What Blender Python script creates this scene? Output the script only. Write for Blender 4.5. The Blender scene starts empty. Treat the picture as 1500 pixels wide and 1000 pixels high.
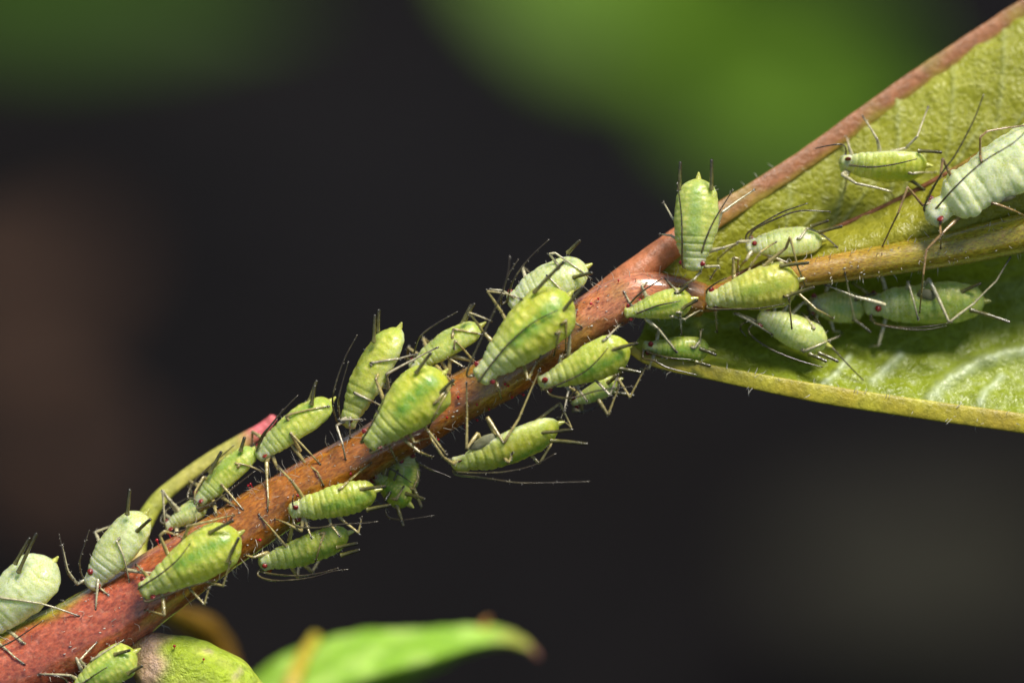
import bpy, math, random
import numpy as np
from mathutils import Vector, Matrix, noise
from mathutils.bvhtree import BVHTree

random.seed(7)
rng = np.random.default_rng(7)
S = bpy.context.scene
C = bpy.context.collection
# 1 Blender unit = 1 millimetre (the frame is about 21 mm wide)
S.unit_settings.system = 'METRIC'
S.unit_settings.scale_length = 0.001

# ------------------------------------------------------------------ camera
PPM = 70.0                 # photo pixels per millimetre at the stem
DIST = 140.0               # camera to stem, mm
PITCH = math.radians(35)   # camera looks down at the soil behind the shoot
RM = Matrix.Rotation(-PITCH, 3, 'X')
RN = np.array(RM)

cam = bpy.data.cameras.new('camera')
cam_o = bpy.data.objects.new('camera', cam)
C.objects.link(cam_o)
cam.sensor_width = 36.0
cam.lens = 36.0 * DIST / (1500.0 / PPM)
cam.clip_start = 1.0
cam.clip_end = 20000.0
cam_o.location = RM @ Vector((0, -DIST, 0))
cam_o.rotation_euler = (math.radians(90) - PITCH, 0, 0)
cam.dof.use_dof = True
cam.dof.focus_distance = DIST - 0.55
APERTURE = 6.0             # diameter of the entrance pupil, mm
cam.dof.aperture_fstop = cam.lens * 1e-3 / APERTURE
S.camera = cam_o

# ------------------------------------------------------------------ light
sd = (RM @ Vector((0.28, -0.54, 0.80))).normalized()     # towards the sun
sun = bpy.data.lights.new('sun', 'SUN')
sun_o = bpy.data.objects.new('sun', sun)
C.objects.link(sun_o)
sun.energy = 4.0
sun.angle = math.radians(22.0)
sun.color = (1.0, 0.94, 0.84)
sun_o.rotation_euler = sd.to_track_quat('Z', 'Y').to_euler()

W = bpy.data.worlds.new('World')
S.world = W
W.use_nodes = True
nt = W.node_tree
bg = nt.nodes['Background']
sky = nt.nodes.new('ShaderNodeTexSky')
sky.sky_type = 'NISHITA'
sky.sun_disc = False
sky.sun_elevation = math.asin(max(-1, min(1, sd.z)))
sky.sun_rotation = math.atan2(sd.x, sd.y)
nt.links.new(sky.outputs[0], bg.inputs[0])
bg.inputs[1].default_value = 0.07

S.view_settings.view_transform = 'Standard'
S.view_settings.look = 'None'
S.view_settings.exposure = 0.58
S.view_settings.gamma = 1.0
S.view_settings.use_curve_mapping = False
S.render.engine = 'CYCLES'
S.cycles.use_denoising = True
S.cycles.max_bounces = 8
S.cycles.transparent_max_bounces = 8
S.cycles.caustics_reflective = False
S.cycles.caustics_refractive = False

# ------------------------------------------------------------------ helpers
# Plant coordinates are (x, y, d): photo-sized pixels to the right, down, and out towards the viewer.
def to_mm(p):
    p = np.asarray(p, float).reshape(-1, 3)
    q = np.stack([(p[:, 0] - 750) / PPM, -p[:, 2] / PPM, -(p[:, 1] - 500) / PPM], 1)
    return q @ RN.T

def far(x, y, depth):
    """A point `depth` mm behind the stem, seen in the direction of photo pixel (x, y)."""
    k = (DIST + depth) / DIST
    return RM @ Vector(((x - 750) / PPM * k, depth, -(y - 500) / PPM * k))

def tag(o, label=None, cat=None, group=None, kind=None):
    if label: o['label'] = label
    if cat: o['category'] = cat
    if group: o['group'] = group
    if kind: o['kind'] = kind
    return o

def empty(name, loc, parent=None):
    o = bpy.data.objects.new(name, None)
    C.objects.link(o)
    o.empty_display_size = 0.2
    if parent is not None:
        o.parent = parent
    o.location = loc
    return o

def fix_winding(v, faces):
    """Turn all faces of a closed mesh outwards."""
    vol = 0.0
    for f in faces[::1]:
        a = v[f[0]]
        for i in range(1, len(f) - 1):
            b, c = v[f[i]], v[f[i + 1]]
            vol += a[0] * (b[1] * c[2] - b[2] * c[1]) + a[1] * (b[2] * c[0] - b[0] * c[2]) + a[2] * (b[0] * c[1] - b[1] * c[0])
    return [tuple(reversed(f)) for f in faces] if vol < 0 else faces

def link_mesh(name, v, faces, mat, parent=None, origin=None, attrs=None, col=None, px=True, flip=None, loc=None):
    """One mesh object. v in plant pixels (px) or millimetres; origin is the parent's location in mm."""
    w = to_mm(v) if px else np.asarray(v, float)
    if origin is not None:
        w = w - np.asarray(origin, float)
    if flip is None:
        c = w - w.mean(0)
        faces = fix_winding(c.tolist(), faces)
    elif flip:
        faces = [tuple(reversed(f)) for f in faces]
    me = bpy.data.meshes.new(name)
    me.from_pydata(w.tolist(), [], faces)
    me.polygons.foreach_set('use_smooth', [True] * len(me.polygons))
    for k, a in (attrs or {}).items():
        at = me.attributes.new(k, 'FLOAT', 'POINT')
        at.data.foreach_set('value', np.asarray(a, np.float32))
    if col is not None:
        at = me.attributes.new('pigment', 'FLOAT_COLOR', 'POINT')
        c4 = np.ones((len(w), 4), np.float32)
        c4[:, :3] = col
        at.data.foreach_set('color', c4.ravel())
    me.materials.append(mat)
    me.update()
    o = bpy.data.objects.new(name, me)
    C.objects.link(o)
    if parent is not None:
        o.parent = parent
    if loc is not None:
        o.location = loc
    return o

def catmull(pts, n):
    """n points on a smooth curve through pts, evenly spaced by length."""
    p = np.asarray(pts, float)
    if len(p) == 2:
        t = np.linspace(0, 1, n)[:, None]
        return p[0] * (1 - t) + p[1] * t
    q = np.vstack([2 * p[0] - p[1], p, 2 * p[-1] - p[-2]])
    out = []
    for i in range(1, len(q) - 2):
        a, b, c, d = q[i - 1], q[i], q[i + 1], q[i + 2]
        t = np.linspace(0, 1, 24, endpoint=False)[:, None]
        out.append(0.5 * (2 * b + (c - a) * t + (2 * a - 5 * b + 4 * c - d) * t ** 2 + (3 * b - 3 * c + d - a) * t ** 3))
    out.append(p[-1:])
    out = np.vstack(out)
    return resample(out, n)

def resample(p, n):
    p = np.asarray(p, float)
    s = np.r_[0, np.cumsum(np.linalg.norm(np.diff(p[:, :3], axis=0), axis=1))]
    t = np.linspace(0, s[-1], n)
    return np.stack([np.interp(t, s, p[:, k]) for k in range(p.shape[1])], 1)

def frames(p):
    t = np.gradient(p, axis=0)
    t /= np.linalg.norm(t, axis=1)[:, None] + 1e-9
    ref = np.array([0.0, 0, 1])
    if abs(t[0] @ ref) > 0.9:
        ref = np.array([0.0, 1, 0])
    n = np.zeros_like(p)
    v = ref
    for i in range(len(p)):
        v = v - t[i] * (v @ t[i])
        v = v / (np.linalg.norm(v) + 1e-9)
        n[i] = v
    b = np.cross(t, n)
    return t, n, b

def tube(p, r, sides=10, flat=1.0, relief=None):
    """A closed tapered tube; returns verts, faces, s (0..1 along), ang."""
    p = np.asarray(p, float)
    r = np.broadcast_to(np.asarray(r, float), (len(p),)).copy()
    t, n, b = frames(p)
    th = np.linspace(0, 2 * np.pi, sides, endpoint=False)
    rr = r[:, None] * np.ones((1, sides))
    if relief is not None:
        rr = rr * (1 + relief)
    v = p[:, None, :] + rr[:, :, None] * (np.cos(th)[None, :, None] * n[:, None, :] * flat + np.sin(th)[None, :, None] * b[:, None, :])
    m = len(p)
    v = v.reshape(-1, 3)
    f = []
    for i in range(m - 1):
        o = i * sides
        for j in range(sides):
            k = (j + 1) % sides
            f.append((o + j, o + k, o + sides + k, o + sides + j))
    v = np.vstack([v, p[0] - t[0] * r[0] * 0.6, p[-1] + t[-1] * r[-1] * 0.6])
    a0, a1 = m * sides, m * sides + 1
    for j in range(sides):
        k = (j + 1) % sides
        f.append((a0, k, j))
        f.append((a1, (m - 1) * sides + j, (m - 1) * sides + k))
    s = np.r_[np.repeat(np.linspace(0, 1, m), sides), 0, 1]
    ang = np.r_[np.tile(th, m), 0, 0]
    return v, f, s, ang

def sm(a, b, x):
    t = np.clip((np.asarray(x, float) - a) / (b - a), 0, 1)
    return t * t * (3 - 2 * t)

def mixc(a, b, t):
    t = np.asarray(t, float)[..., None]
    return np.asarray(a, float) * (1 - t) + np.asarray(b, float) * t

def pnoise(p, scale, seed=0.0):
    return np.array([noise.noise(Vector((x * scale + seed, y * scale - seed, z * scale + 2 * seed))) for x, y, z in np.asarray(p, float)])

# ------------------------------------------------------------------ materials
class Mat:
    def __init__(self, name):
        self.m = bpy.data.materials.new(name)
        self.m.use_nodes = True
        self.t = self.m.node_tree
        self.p = self.t.nodes['Principled BSDF']
        self.out = self.t.nodes['Material Output']
    def n(self, kind, **kw):
        x = self.t.nodes.new(kind)
        for k, v in kw.items():
            setattr(x, k, v)
        return x
    def l(self, a, b):
        self.t.links.new(a, b)
    def set(self, **kw):
        for k, v in kw.items():
            self.p.inputs[k.replace('_', ' ')].default_value = v
        return self
    def coords(self):
        return self.n('ShaderNodeTexCoord').outputs['Object']
    def noise(self, scale, detail=4.0, rough=0.55, vec=None, dist=0.0):
        x = self.n('ShaderNodeTexNoise')
        x.inputs['Scale'].default_value = scale
        x.inputs['Detail'].default_value = detail
        x.inputs['Roughness'].default_value = rough
        x.inputs['Distortion'].default_value = dist
        self.l(vec if vec is not None else self.coords(), x.inputs['Vector'])
        return x.outputs['Fac']
    def voronoi(self, scale, feature='DISTANCE_TO_EDGE', vec=None):
        x = self.n('ShaderNodeTexVoronoi', feature=feature)
        x.inputs['Scale'].default_value = scale
        self.l(vec if vec is not None else self.coords(), x.inputs['Vector'])
        return x.outputs['Distance']
    def ramp(self, fac, stops):
        x = self.n('ShaderNodeValToRGB')
        e = x.color_ramp.elements
        while len(e) < len(stops):
            e.new(0.5)
        for el, (pos, c) in zip(e, stops):
            el.position = pos
            el.color = (c, c, c, 1) if isinstance(c, (int, float)) else (*c, 1)
        self.l(fac, x.inputs['Fac'])
        return x.outputs['Color']
    def mix(self, fac, a, b, mode='MIX'):
        x = self.n('ShaderNodeMix', data_type='RGBA', blend_type=mode)
        for sock, val in ((x.inputs[0], fac), (x.inputs[6], a), (x.inputs[7], b)):
            if isinstance(val, (int, float)):
                sock.default_value = val
            elif isinstance(val, tuple):
                sock.default_value = (*val, 1)
            else:
                self.l(val, sock)
        return x.outputs[2]
    def math(self, op, a, b=0.0):
        x = self.n('ShaderNodeMath', operation=op)
        for sock, val in ((x.inputs[0], a), (x.inputs[1], b)):
            if isinstance(val, (int, float)):
                sock.default_value = val
            else:
                self.l(val, sock)
        return x.outputs[0]
    def attr(self, name, out='Color'):
        x = self.n('ShaderNodeAttribute', attribute_name=name)
        return x.outputs[out]
    def bump(self, height, strength, distance):
        x = self.n('ShaderNodeBump')
        x.inputs['Strength'].default_value = strength
        x.inputs['Distance'].default_value = distance
        self.l(height, x.inputs['Height'])
        self.l(x.outputs[0], self.p.inputs['Normal'])
        return x
    def translucent(self, color, fac):
        tr = self.n('ShaderNodeBsdfTranslucent')
        if isinstance(color, tuple):
            tr.inputs[0].default_value = (*color, 1)
        else:
            self.l(color, tr.inputs[0])
        ms = self.n('ShaderNodeMixShader')
        ms.inputs[0].default_value = fac
        self.l(self.p.outputs[0], ms.inputs[1])
        self.l(tr.outputs[0], ms.inputs[2])
        self.l(ms.outputs[0], self.out.inputs[0])

def mat_aphid():
    M = Mat('aphid_skin')
    pig = M.attr('pigment')
    wax = M.attr('wax', 'Fac')
    n1 = M.noise(9, 5, 0.6)
    c = M.mix(M.ramp(n1, [(0.3, 0.0), (0.72, 1.0)]), M.mix(1.0, pig, (0.84, 0.90, 0.70), 'MULTIPLY'), M.mix(1.0, pig, (1.12, 1.08, 1.15), 'MULTIPLY'))
    n2 = M.noise(26, 4, 0.6)
    pw = M.math('MULTIPLY', wax, M.ramp(n2, [(0.38, 0.0), (0.62, 1.0)]))
    c = M.mix(pw, c, (0.86, 0.90, 0.72))
    M.l(c, M.p.inputs['Base Color'])
    M.set(Roughness=0.30, Subsurface_Weight=1.0, Subsurface_Radius=(0.62, 0.70, 0.12), Subsurface_Scale=0.22, IOR=1.42, Specular_IOR_Level=0.55, Coat_Weight=0.35, Coat_Roughness=0.14)
    M.l(M.ramp(M.noise(13, 4, 0.6), [(0.35, 0.20), (0.7, 0.46)]), M.p.inputs['Roughness'])
    h = M.math('ADD', M.noise(7, 3, 0.5), M.math('MULTIPLY', M.noise(22, 3, 0.6), 0.75))
    M.bump(h, 0.4, 0.05)
    M.translucent(c, 0.34)
    return M.m

def mat_limb(name, rough=0.2):
    M = Mat(name)
    pig = M.attr('pigment')
    n1 = M.noise(14, 3)
    c = M.mix(M.ramp(n1, [(0.35, 0.0), (0.65, 1.0)]), M.mix(1.0, pig, (0.62, 0.60, 0.55), 'MULTIPLY'), M.mix(1.0, pig, (1.15, 1.12, 1.1), 'MULTIPLY'))
    M.l(c, M.p.inputs['Base Color'])
    M.set(Roughness=rough, Subsurface_Weight=0.0, Transmission_Weight=0.22, IOR=1.45, Specular_IOR_Level=0.75, Coat_Weight=0.6, Coat_Roughness=0.12)
    M.bump(M.noise(30, 3), 0.5, 0.015)
    return M.m

def mat_eye():
    M = Mat('aphid_eye')
    v = M.voronoi(55, 'F1')
    c = M.mix(M.ramp(v, [(0.1, 0.0), (0.6, 1.0)]), (0.34, 0.030, 0.018), (0.15, 0.008, 0.006))
    M.l(c, M.p.inputs['Base Color'])
    M.set(Roughness=0.22, Specular_IOR_Level=0.6)
    M.bump(v, 0.6, 0.01)
    return M.m

def mat_stem():
    M = Mat('stem_skin')
    pig = M.attr('pigment')
    mp = M.n('ShaderNodeCombineXYZ')
    M.l(M.math('MULTIPLY', M.attr('along', 'Fac'), 4.0), mp.inputs[0])
    M.l(M.math('MULTIPLY', M.attr('ringx', 'Fac'), 5.0), mp.inputs[1])
    M.l(M.math('MULTIPLY', M.attr('ringy', 'Fac'), 5.0), mp.inputs[2])
    st = M.noise(2.2, 6, 0.62, vec=mp.outputs[0], dist=0.4)
    c = M.mix(M.ramp(st, [(0.32, 0.0), (0.68, 1.0)]), M.mix(1.0, pig, (0.50, 0.42, 0.40), 'MULTIPLY'), M.mix(1.0, pig, (1.35, 1.38, 1.25), 'MULTIPLY'))
    sp = M.ramp(M.noise(8, 4, 0.65), [(0.56, 0.0), (0.70, 1.0)])
    c = M.mix(M.math('MULTIPLY', sp, 0.30), c, (0.62, 0.36, 0.20))
    dk = M.ramp(M.noise(1.6, 5, 0.65), [(0.48, 0.0), (0.68, 1.0)])
    c = M.mix(M.math('MULTIPLY', dk, 0.3), c, M.mix(1.0, c, (0.45, 0.42, 0.5), 'MULTIPLY'))
    M.l(c, M.p.inputs['Base Color'])
    M.set(Roughness=0.33, Subsurface_Weight=0.6, Subsurface_Radius=(0.5, 0.2, 0.08), Subsurface_Scale=0.4, Specular_IOR_Level=0.5, Coat_Weight=0.9, Coat_Roughness=0.11)
    rr = M.ramp(M.noise(7, 4), [(0.3, 0.16), (0.75, 0.46)])
    M.l(rr, M.p.inputs['Roughness'])
    h = M.math('ADD', M.math('MULTIPLY', st, 0.5), M.math('MULTIPLY', M.noise(3.2, 3, 0.5), 1.2))
    M.bump(h, 0.24, 0.10)
    return M.m

def mat_leaf(name, dark, light, cell, trans=0.28, bump=0.12, gloss=0.36, use_pig=False):
    M = Mat(name)
    co = M.coords()
    w = M.n('ShaderNodeVectorMath', operation='ADD')
    nz = M.n('ShaderNodeTexNoise')
    nz.inputs['Scale'].default_value = 2.5
    M.l(co, nz.inputs['Vector'])
    sc = M.n('ShaderNodeVectorMath', operation='SCALE')
    sc.inputs['Scale'].default_value = 0.35
    M.l(nz.outputs['Color'], sc.inputs[0])
    M.l(co, w.inputs[0]); M.l(sc.outputs[0], w.inputs[1])
    v1 = M.voronoi(cell, vec=w.outputs[0])
    v2 = M.voronoi(cell * 2.6, vec=w.outputs[0])
    net = M.math('ADD', M.ramp(v1, [(0.0, 1.0), (0.16, 0.0)]), M.math('MULTIPLY', M.ramp(v2, [(0.0, 1.0), (0.2, 0.0)]), 0.45))
    big = M.noise(0.55, 4, 0.6)
    base = M.mix(M.ramp(big, [(0.3, 0.0), (0.7, 1.0)]), dark, light)
    if use_pig:
        base = M.mix(1.0, base, M.attr('pigment'), 'MULTIPLY')
    c = M.mix(M.math('MULTIPLY', net, 0.22), base, tuple(min(1, 1.5 * x + 0.06) for x in light))
    fine = M.noise(8, 4)
    c = M.mix(M.ramp(fine, [(0.3, 0.0), (0.7, 0.5)]), c, M.mix(1.0, c, (0.62, 0.66, 0.5), 'MULTIPLY'))
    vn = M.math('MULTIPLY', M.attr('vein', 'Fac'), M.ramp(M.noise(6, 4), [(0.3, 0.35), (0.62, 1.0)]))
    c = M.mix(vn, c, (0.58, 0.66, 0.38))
    M.l(c, M.p.inputs['Base Color'])
    M.set(Roughness=gloss, Specular_IOR_Level=0.45)
    h = M.math('ADD', M.math('MULTIPLY', M.ramp(v1, [(0.0, 0.0), (0.34, 1.0)]), 1.0), M.math('MULTIPLY', M.ramp(v2, [(0.0, 0.0), (0.3, 1.0)]), 0.35))
    h = M.math('ADD', h, M.math('MULTIPLY', fine, 0.4))
    M.bump(h, 0.75, bump)
    if trans:
        M.translucent(c, trans)
    return M.m

def mat_plain(name, c1, c2, scale, rough=0.5, bump=0.0, trans=0.0, sss=0.0, bscale=None):
    M = Mat(name)
    c = M.mix(M.ramp(M.noise(scale, 5, 0.6), [(0.34, 0.0), (0.66, 1.0)]), c1, c2)
    M.l(c, M.p.inputs['Base Color'])
    M.set(Roughness=rough, Specular_IOR_Level=0.2 if rough > 0.45 else 0.5)
    if sss:
        M.set(Subsurface_Weight=sss, Subsurface_Radius=(0.5, 0.4, 0.15), Subsurface_Scale=0.3)
    if bump:
        M.bump(M.noise(bscale or scale * 3, 5, 0.6), 0.7, bump)
    if trans:
        M.translucent(c, trans)
    return M.m

def mat_pig(name, rough=0.4, scale=6, bump=0.05, sss=0.25, trans=0.0):
    M = Mat(name)
    pig = M.attr('pigment')
    n1 = M.noise(scale, 5, 0.62)
    c = M.mix(M.ramp(n1, [(0.32, 0.0), (0.68, 1.0)]), M.mix(1.0, pig, (0.66, 0.66, 0.55), 'MULTIPLY'), M.mix(1.0, pig, (1.22, 1.18, 1.15), 'MULTIPLY'))
    M.l(c, M.p.inputs['Base Color'])
    M.set(Roughness=rough, Subsurface_Weight=sss, Subsurface_Radius=(0.4, 0.35, 0.1), Subsurface_Scale=0.3)
    M.bump(M.noise(scale * 2.2, 5, 0.6), 0.7, bump)
    if trans:
        M.translucent(c, trans)
    return M.m

MAT = dict(
    aphid=mat_aphid(), limb=mat_limb('aphid_limb'), eye=mat_eye(), stem=mat_stem(),
    leaf_far=mat_leaf('leaf_underside', (0.26, 0.265, 0.010), (0.39, 0.40, 0.026), 6.5, trans=0.25, bump=0.022),
    leaf_near=mat_leaf('leaf_fold', (0.27, 0.26, 0.012), (0.38, 0.36, 0.022), 5.5, trans=0.25, bump=0.016),
    leaf_low=mat_leaf('leaf_lower', (0.20, 0.25, 0.010), (0.33, 0.40, 0.022), 5.5, trans=0.25, bump=0.018, gloss=0.3),
    margin=mat_pig('leaf_margin', 0.36, 5, 0.04, 0.3),
    vein=mat_plain('leaf_vein', (0.34, 0.42, 0.05), (0.60, 0.68, 0.40), 3, 0.34, 0.08, 0.0, 0.3),
    bud=mat_pig('bud_skin', 0.30, 5, 0.14, 0.35),
    hair=mat_plain('plant_hair', (0.60, 0.56, 0.44), (0.80, 0.78, 0.70), 3, 0.3, 0.0, 0.35),
    wax=mat_plain('wax_flake', (0.62, 0.62, 0.52), (0.8, 0.8, 0.74), 6, 0.35, 0.02, 0.3),
    bead=mat_plain('gland_bead', (0.42, 0.012, 0.03), (0.26, 0.008, 0.015), 5, 0.12, 0.0, 0.0, 0.3),
    wing=mat_plain('wing_pad_skin', (0.13, 0.13, 0.06), (0.22, 0.22, 0.13), 5, 0.46, 0.02, 0.0, 0.3),
    back_green=mat_plain('back_leaf_green', (0.07, 0.155, 0.006), (0.13, 0.24, 0.016), 0.25, 0.55, 0.2, 0.2),
    back_shaded=mat_plain('back_leaf_shaded', (0.04, 0.085, 0.010), (0.06, 0.12, 0.016), 0.12, 0.5, 0.2, 0.15),  # shade painted in: a darker green for the leaf standing in shade
    olive=mat_plain('olive_soil_tint', (0.0070, 0.0062, 0.0016), (0.0092, 0.0082, 0.0022), 0.08, 0.7, 0.5),
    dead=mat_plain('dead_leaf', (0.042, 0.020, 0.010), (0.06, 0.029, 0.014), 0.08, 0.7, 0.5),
)

# ------------------------------------------------------------------ the soil behind
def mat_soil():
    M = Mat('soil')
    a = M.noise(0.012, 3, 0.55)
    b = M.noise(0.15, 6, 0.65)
    c = M.mix(M.ramp(a, [(0.40, 0.0), (0.62, 1.0)]), (0.0050, 0.0045, 0.0052), (0.0070, 0.0057, 0.0052))  # darker than real soil, so the colour itself carries the shade
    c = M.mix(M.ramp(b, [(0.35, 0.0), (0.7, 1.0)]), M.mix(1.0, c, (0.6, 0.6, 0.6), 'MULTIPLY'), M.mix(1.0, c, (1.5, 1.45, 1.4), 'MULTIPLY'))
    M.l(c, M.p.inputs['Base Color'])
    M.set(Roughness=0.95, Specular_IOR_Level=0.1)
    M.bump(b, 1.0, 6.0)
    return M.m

GROUND_Z = (RM @ Vector((0, 330, 0))).z
def build_ground():
    n = 90
    xs = np.linspace(-1, 1, n)
    xs = np.sign(xs) * np.abs(xs) ** 2.2 * 3000
    X, Y = np.meshgrid(xs, xs + 250)
    Z = np.full_like(X, GROUND_Z)
    v = np.stack([X.ravel(), Y.ravel(), Z.ravel()], 1)
    v[:, 2] += pnoise(v, 0.02) * 9 + pnoise(v, 0.07, 3.0) * 5
    f = [(i * n + j, i * n + j + 1, (i + 1) * n + j + 1, (i + 1) * n + j) for i in range(n - 1) for j in range(n - 1)]
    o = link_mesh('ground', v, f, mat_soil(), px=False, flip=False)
    tag(o, 'bare garden soil coloured dark as in shade far behind the shoot', 'ground', kind='structure')
build_ground()

# ------------------------------------------------------------------ the rose shoot
ORI = to_mm([(520, 690, 0)])[0]
shoot = empty('rose_shoot', Vector(to_mm([(-120, 1035, 0)])[0]))
tag(shoot, 'reddish brown rose shoot with young folded leaves, carrying all the aphids', 'plant')
SO = np.array(shoot.location)
SURF_V, SURF_F = [], []
def add_surface(v, f):
    o = len(SURF_V)
    SURF_V.extend([tuple(x) for x in v])
    SURF_F.extend([tuple(i + o for i in q) for q in f])

def path_r(pts, n):
    """pts rows (x, y, d, r) -> smooth path and radii"""
    q = catmull(pts, n)
    return q[:, :3], q[:, 3]

STEM = [(-160, 1085, 0, 66), (-60, 1030, 0, 64), (60, 962, 0, 60), (120, 930, 0, 57), (200, 878, 0, 51), (290, 816, 0, 45), (395, 747, 0, 40),
        (500, 684, 0, 37), (640, 603, 0, 36), (765, 533, 0, 36), (855, 473, 0, 35), (925, 432, 0, 33), (985, 432, -4, 29), (1030, 440, -8, 25)]
stem_p, stem_r = path_r(STEM, 320)

def build_stem():
    sides = 72
    m = len(stem_p)
    th = np.linspace(0, 2 * np.pi, sides, endpoint=False)
    al = np.linspace(0, 18, m)
    rel = np.zeros((m, sides))
    for i in range(m):
        for j in range(sides):
            q = Vector((al[i] * 0.9, math.cos(th[j]) * 1.1, math.sin(th[j]) * 1.1))
            rel[i, j] = 0.055 * noise.noise(q) + 0.022 * noise.noise(q * 3.1) + 0.02 * noise.noise(Vector((al[i] * 0.5, math.cos(th[j]) * 5, math.sin(th[j]) * 5)))
    v, f, s, ang = tube(stem_p, stem_r, sides, relief=rel)
    x = v[:, 0]
    red, brown, pink, olive = (0.44, 0.11, 0.055), (0.40, 0.145, 0.016), (0.56, 0.22, 0.11), (0.30, 0.30, 0.03)
    c = mixc(red, brown, sm(180, 330, x))
    c = mixc(c, pink, sm(760, 880, x) * (1 - sm(950, 1010, x)))
    c = mixc(c, (0.34, 0.16, 0.02), sm(960, 1030, x))
    # green flank along the upper side near the cut end
    ctr = np.stack([np.interp(s, np.linspace(0, 1, m), stem_p[:, k]) for k in range(3)], 1)
    up = -(v - ctr)[:, 1] / 55.0
    n = pnoise(v, 0.012)
    c = mixc(c, olive, sm(0.55, 0.85, up + 0.35 * n) * (1 - sm(110, 260, x)))
    c = mixc(c, (0.22, 0.18, 0.015), sm(0.05, 0.4, n) * 0.55 * sm(200, 400, x))
    c = mixc(c, (0.16, 0.065, 0.012), sm(0.1, 0.5, pnoise(v, 0.03, 19)) * 0.4 * sm(150, 300, x))
    c = mixc(c, (0.46, 0.16, 0.08), sm(0.1, 0.5, pnoise(v, 0.02, 9)) * 0.3)
    add_surface(v, f)
    link_mesh('stem', v, f, MAT['stem'], shoot, SO, attrs=dict(along=s * 18, ringx=np.cos(ang), ringy=np.sin(ang)), col=c)
build_stem()

def grid_surface(rows, nu, nv, thick, lump=0.0, lscale=0.03, seed=0, veins=()):
    """rows: list of polylines (x, y, d) -> a closed thin sheet"""
    R = [catmull(r, nu) for r in rows]
    P = np.zeros((nu, nv, 3))
    vein = np.zeros(nu * nv)
    for i in range(nu):
        P[i] = catmull([r[i] for r in R], nv)
    flat = P.reshape(-1, 3)
    du = np.gradient(P, axis=0); dv = np.gradient(P, axis=1)
    N = np.cross(du, dv); N /= np.linalg.norm(N, axis=2)[:, :, None] + 1e-9
    if N[:, :, 2].mean() < 0:
        N = -N
    if lump:
        k = pnoise(flat, lscale, seed) + 0.5 * pnoise(flat, lscale * 2.3, seed + 5)
        P = P + N * (k * lump).reshape(nu, nv, 1)
    for uv, wv, hv in veins:
        line = catmull([(a_ * (nu - 1), b_ * (nv - 1), 0) for a_, b_ in uv], 60)
        pts = np.array([P[min(int(i), nu - 1), min(int(j), nv - 1)] for i, j, _ in line])
        fp = P.reshape(-1, 3)
        dist = np.min(np.linalg.norm(fp[:, None, :2] - pts[None, :, :2], axis=2), axis=1)
        k = np.exp(-(dist / wv) ** 2)
        P = P + N * (k * hv).reshape(nu, nv, 1)
        vein = np.maximum(vein, k)
    grid_surface.vein = np.r_[vein, vein]
    F = P; B = P - N * thick
    v = np.vstack([F.reshape(-1, 3), B.reshape(-1, 3)])
    o = nu * nv
    f = []
    for i in range(nu - 1):
        for j in range(nv - 1):
            a, b, c, d = i * nv + j, i * nv + j + 1, (i + 1) * nv + j + 1, (i + 1) * nv + j
            f.append((a, b, c, d)); f.append((o + d, o + c, o + b, o + a))
    rim = [(i, 0) for i in range(nu)] + [(nu - 1, j) for j in range(1, nv)] + [(i, nv - 1) for i in range(nu - 2, -1, -1)] + [(0, j) for j in range(nv - 2, 0, -1)]
    for k in range(len(rim)):
        a = rim[k][0] * nv + rim[k][1]; b = rim[(k + 1) % len(rim)]; b = b[0] * nv + b[1]
        f.append((b, a, o + a, o + b))
    return v, f, P

# far leaf, seen from below, with its brown-red margin
leaf_far = empty('leaf', (0, 0, 0), shoot)
leaf_far['label'] = 'upturned leaf with brown red margin and crinkled olive underside'
v, f, P = grid_surface([
    [(950, 390, -14), (1060, 308, -44), (1180, 230, -72), (1300, 142, -96), (1400, 74, -112), (1500, 10, -126), (1640, -80, -140)],
    [(975, 412, -24), (1080, 345, -46), (1200, 275, -68), (1320, 195, -82), (1420, 130, -90), (1520, 70, -96), (1650, 0, -104)],
    [(990, 440, -36), (1100, 396, -62), (1220, 338, -76), (1340, 280, -80), (1440, 225, -80), (1540, 175, -80), (1660, 130, -80)],
    [(1000, 462, -35), (1110, 435, -66), (1220, 405, -86), (1340, 375, -92), (1440, 350, -94), (1540, 330, -94), (1660, 300, -94)]],
    200, 100, 6, lump=4.0, lscale=0.022, seed=2,
    veins=[([(a0, 0.80), (a0 + 0.05, 0.5), (a0 + 0.085, 0.22), (a0 + 0.10, 0.06)], 3.5, 3.0) for a0 in (0.20, 0.32, 0.44, 0.56, 0.67, 0.77)]
    + [([(a0 + 0.03, 0.62), (a0 + 0.07, 0.52), (a0 + 0.11, 0.44)], 2.5, 2.0) for a0 in (0.22, 0.34, 0.46, 0.58, 0.69)])
add_surface(v, f)
link_mesh('blade', v, f, MAT['leaf_far'], leaf_far, SO, attrs=dict(vein=grid_surface.vein * 0.3))
mp, mr = path_r([(845, 478, -6, 27), (900, 428, -6, 26), (945, 390, -10, 22), (1000, 348, -24, 20), (1060, 310, -40, 19), (1180, 233, -68, 18), (1300, 147, -92, 18), (1400, 79, -108, 18), (1500, 14, -122, 18), (1640, -78, -136, 18)], 150)
mr = mr * np.interp(mp[:, 0], [960, 1120], [1.0, 0.82])
mflat = np.interp(mp[:, 0], [930, 1080], [0.9, 0.2])
v, f, s, a = tube(mp, mr, 24, flat=mflat[:, None, None], relief=0.05 * np.array([[noise.noise(Vector((i * 0.3, j * 0.26, 3.0))) for j in range(24)] for i in range(150)]))
add_surface(v, f)
c = mixc((0.48, 0.17, 0.07), (0.30, 0.12, 0.045), sm(980, 1120, v[:, 0]))
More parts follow.
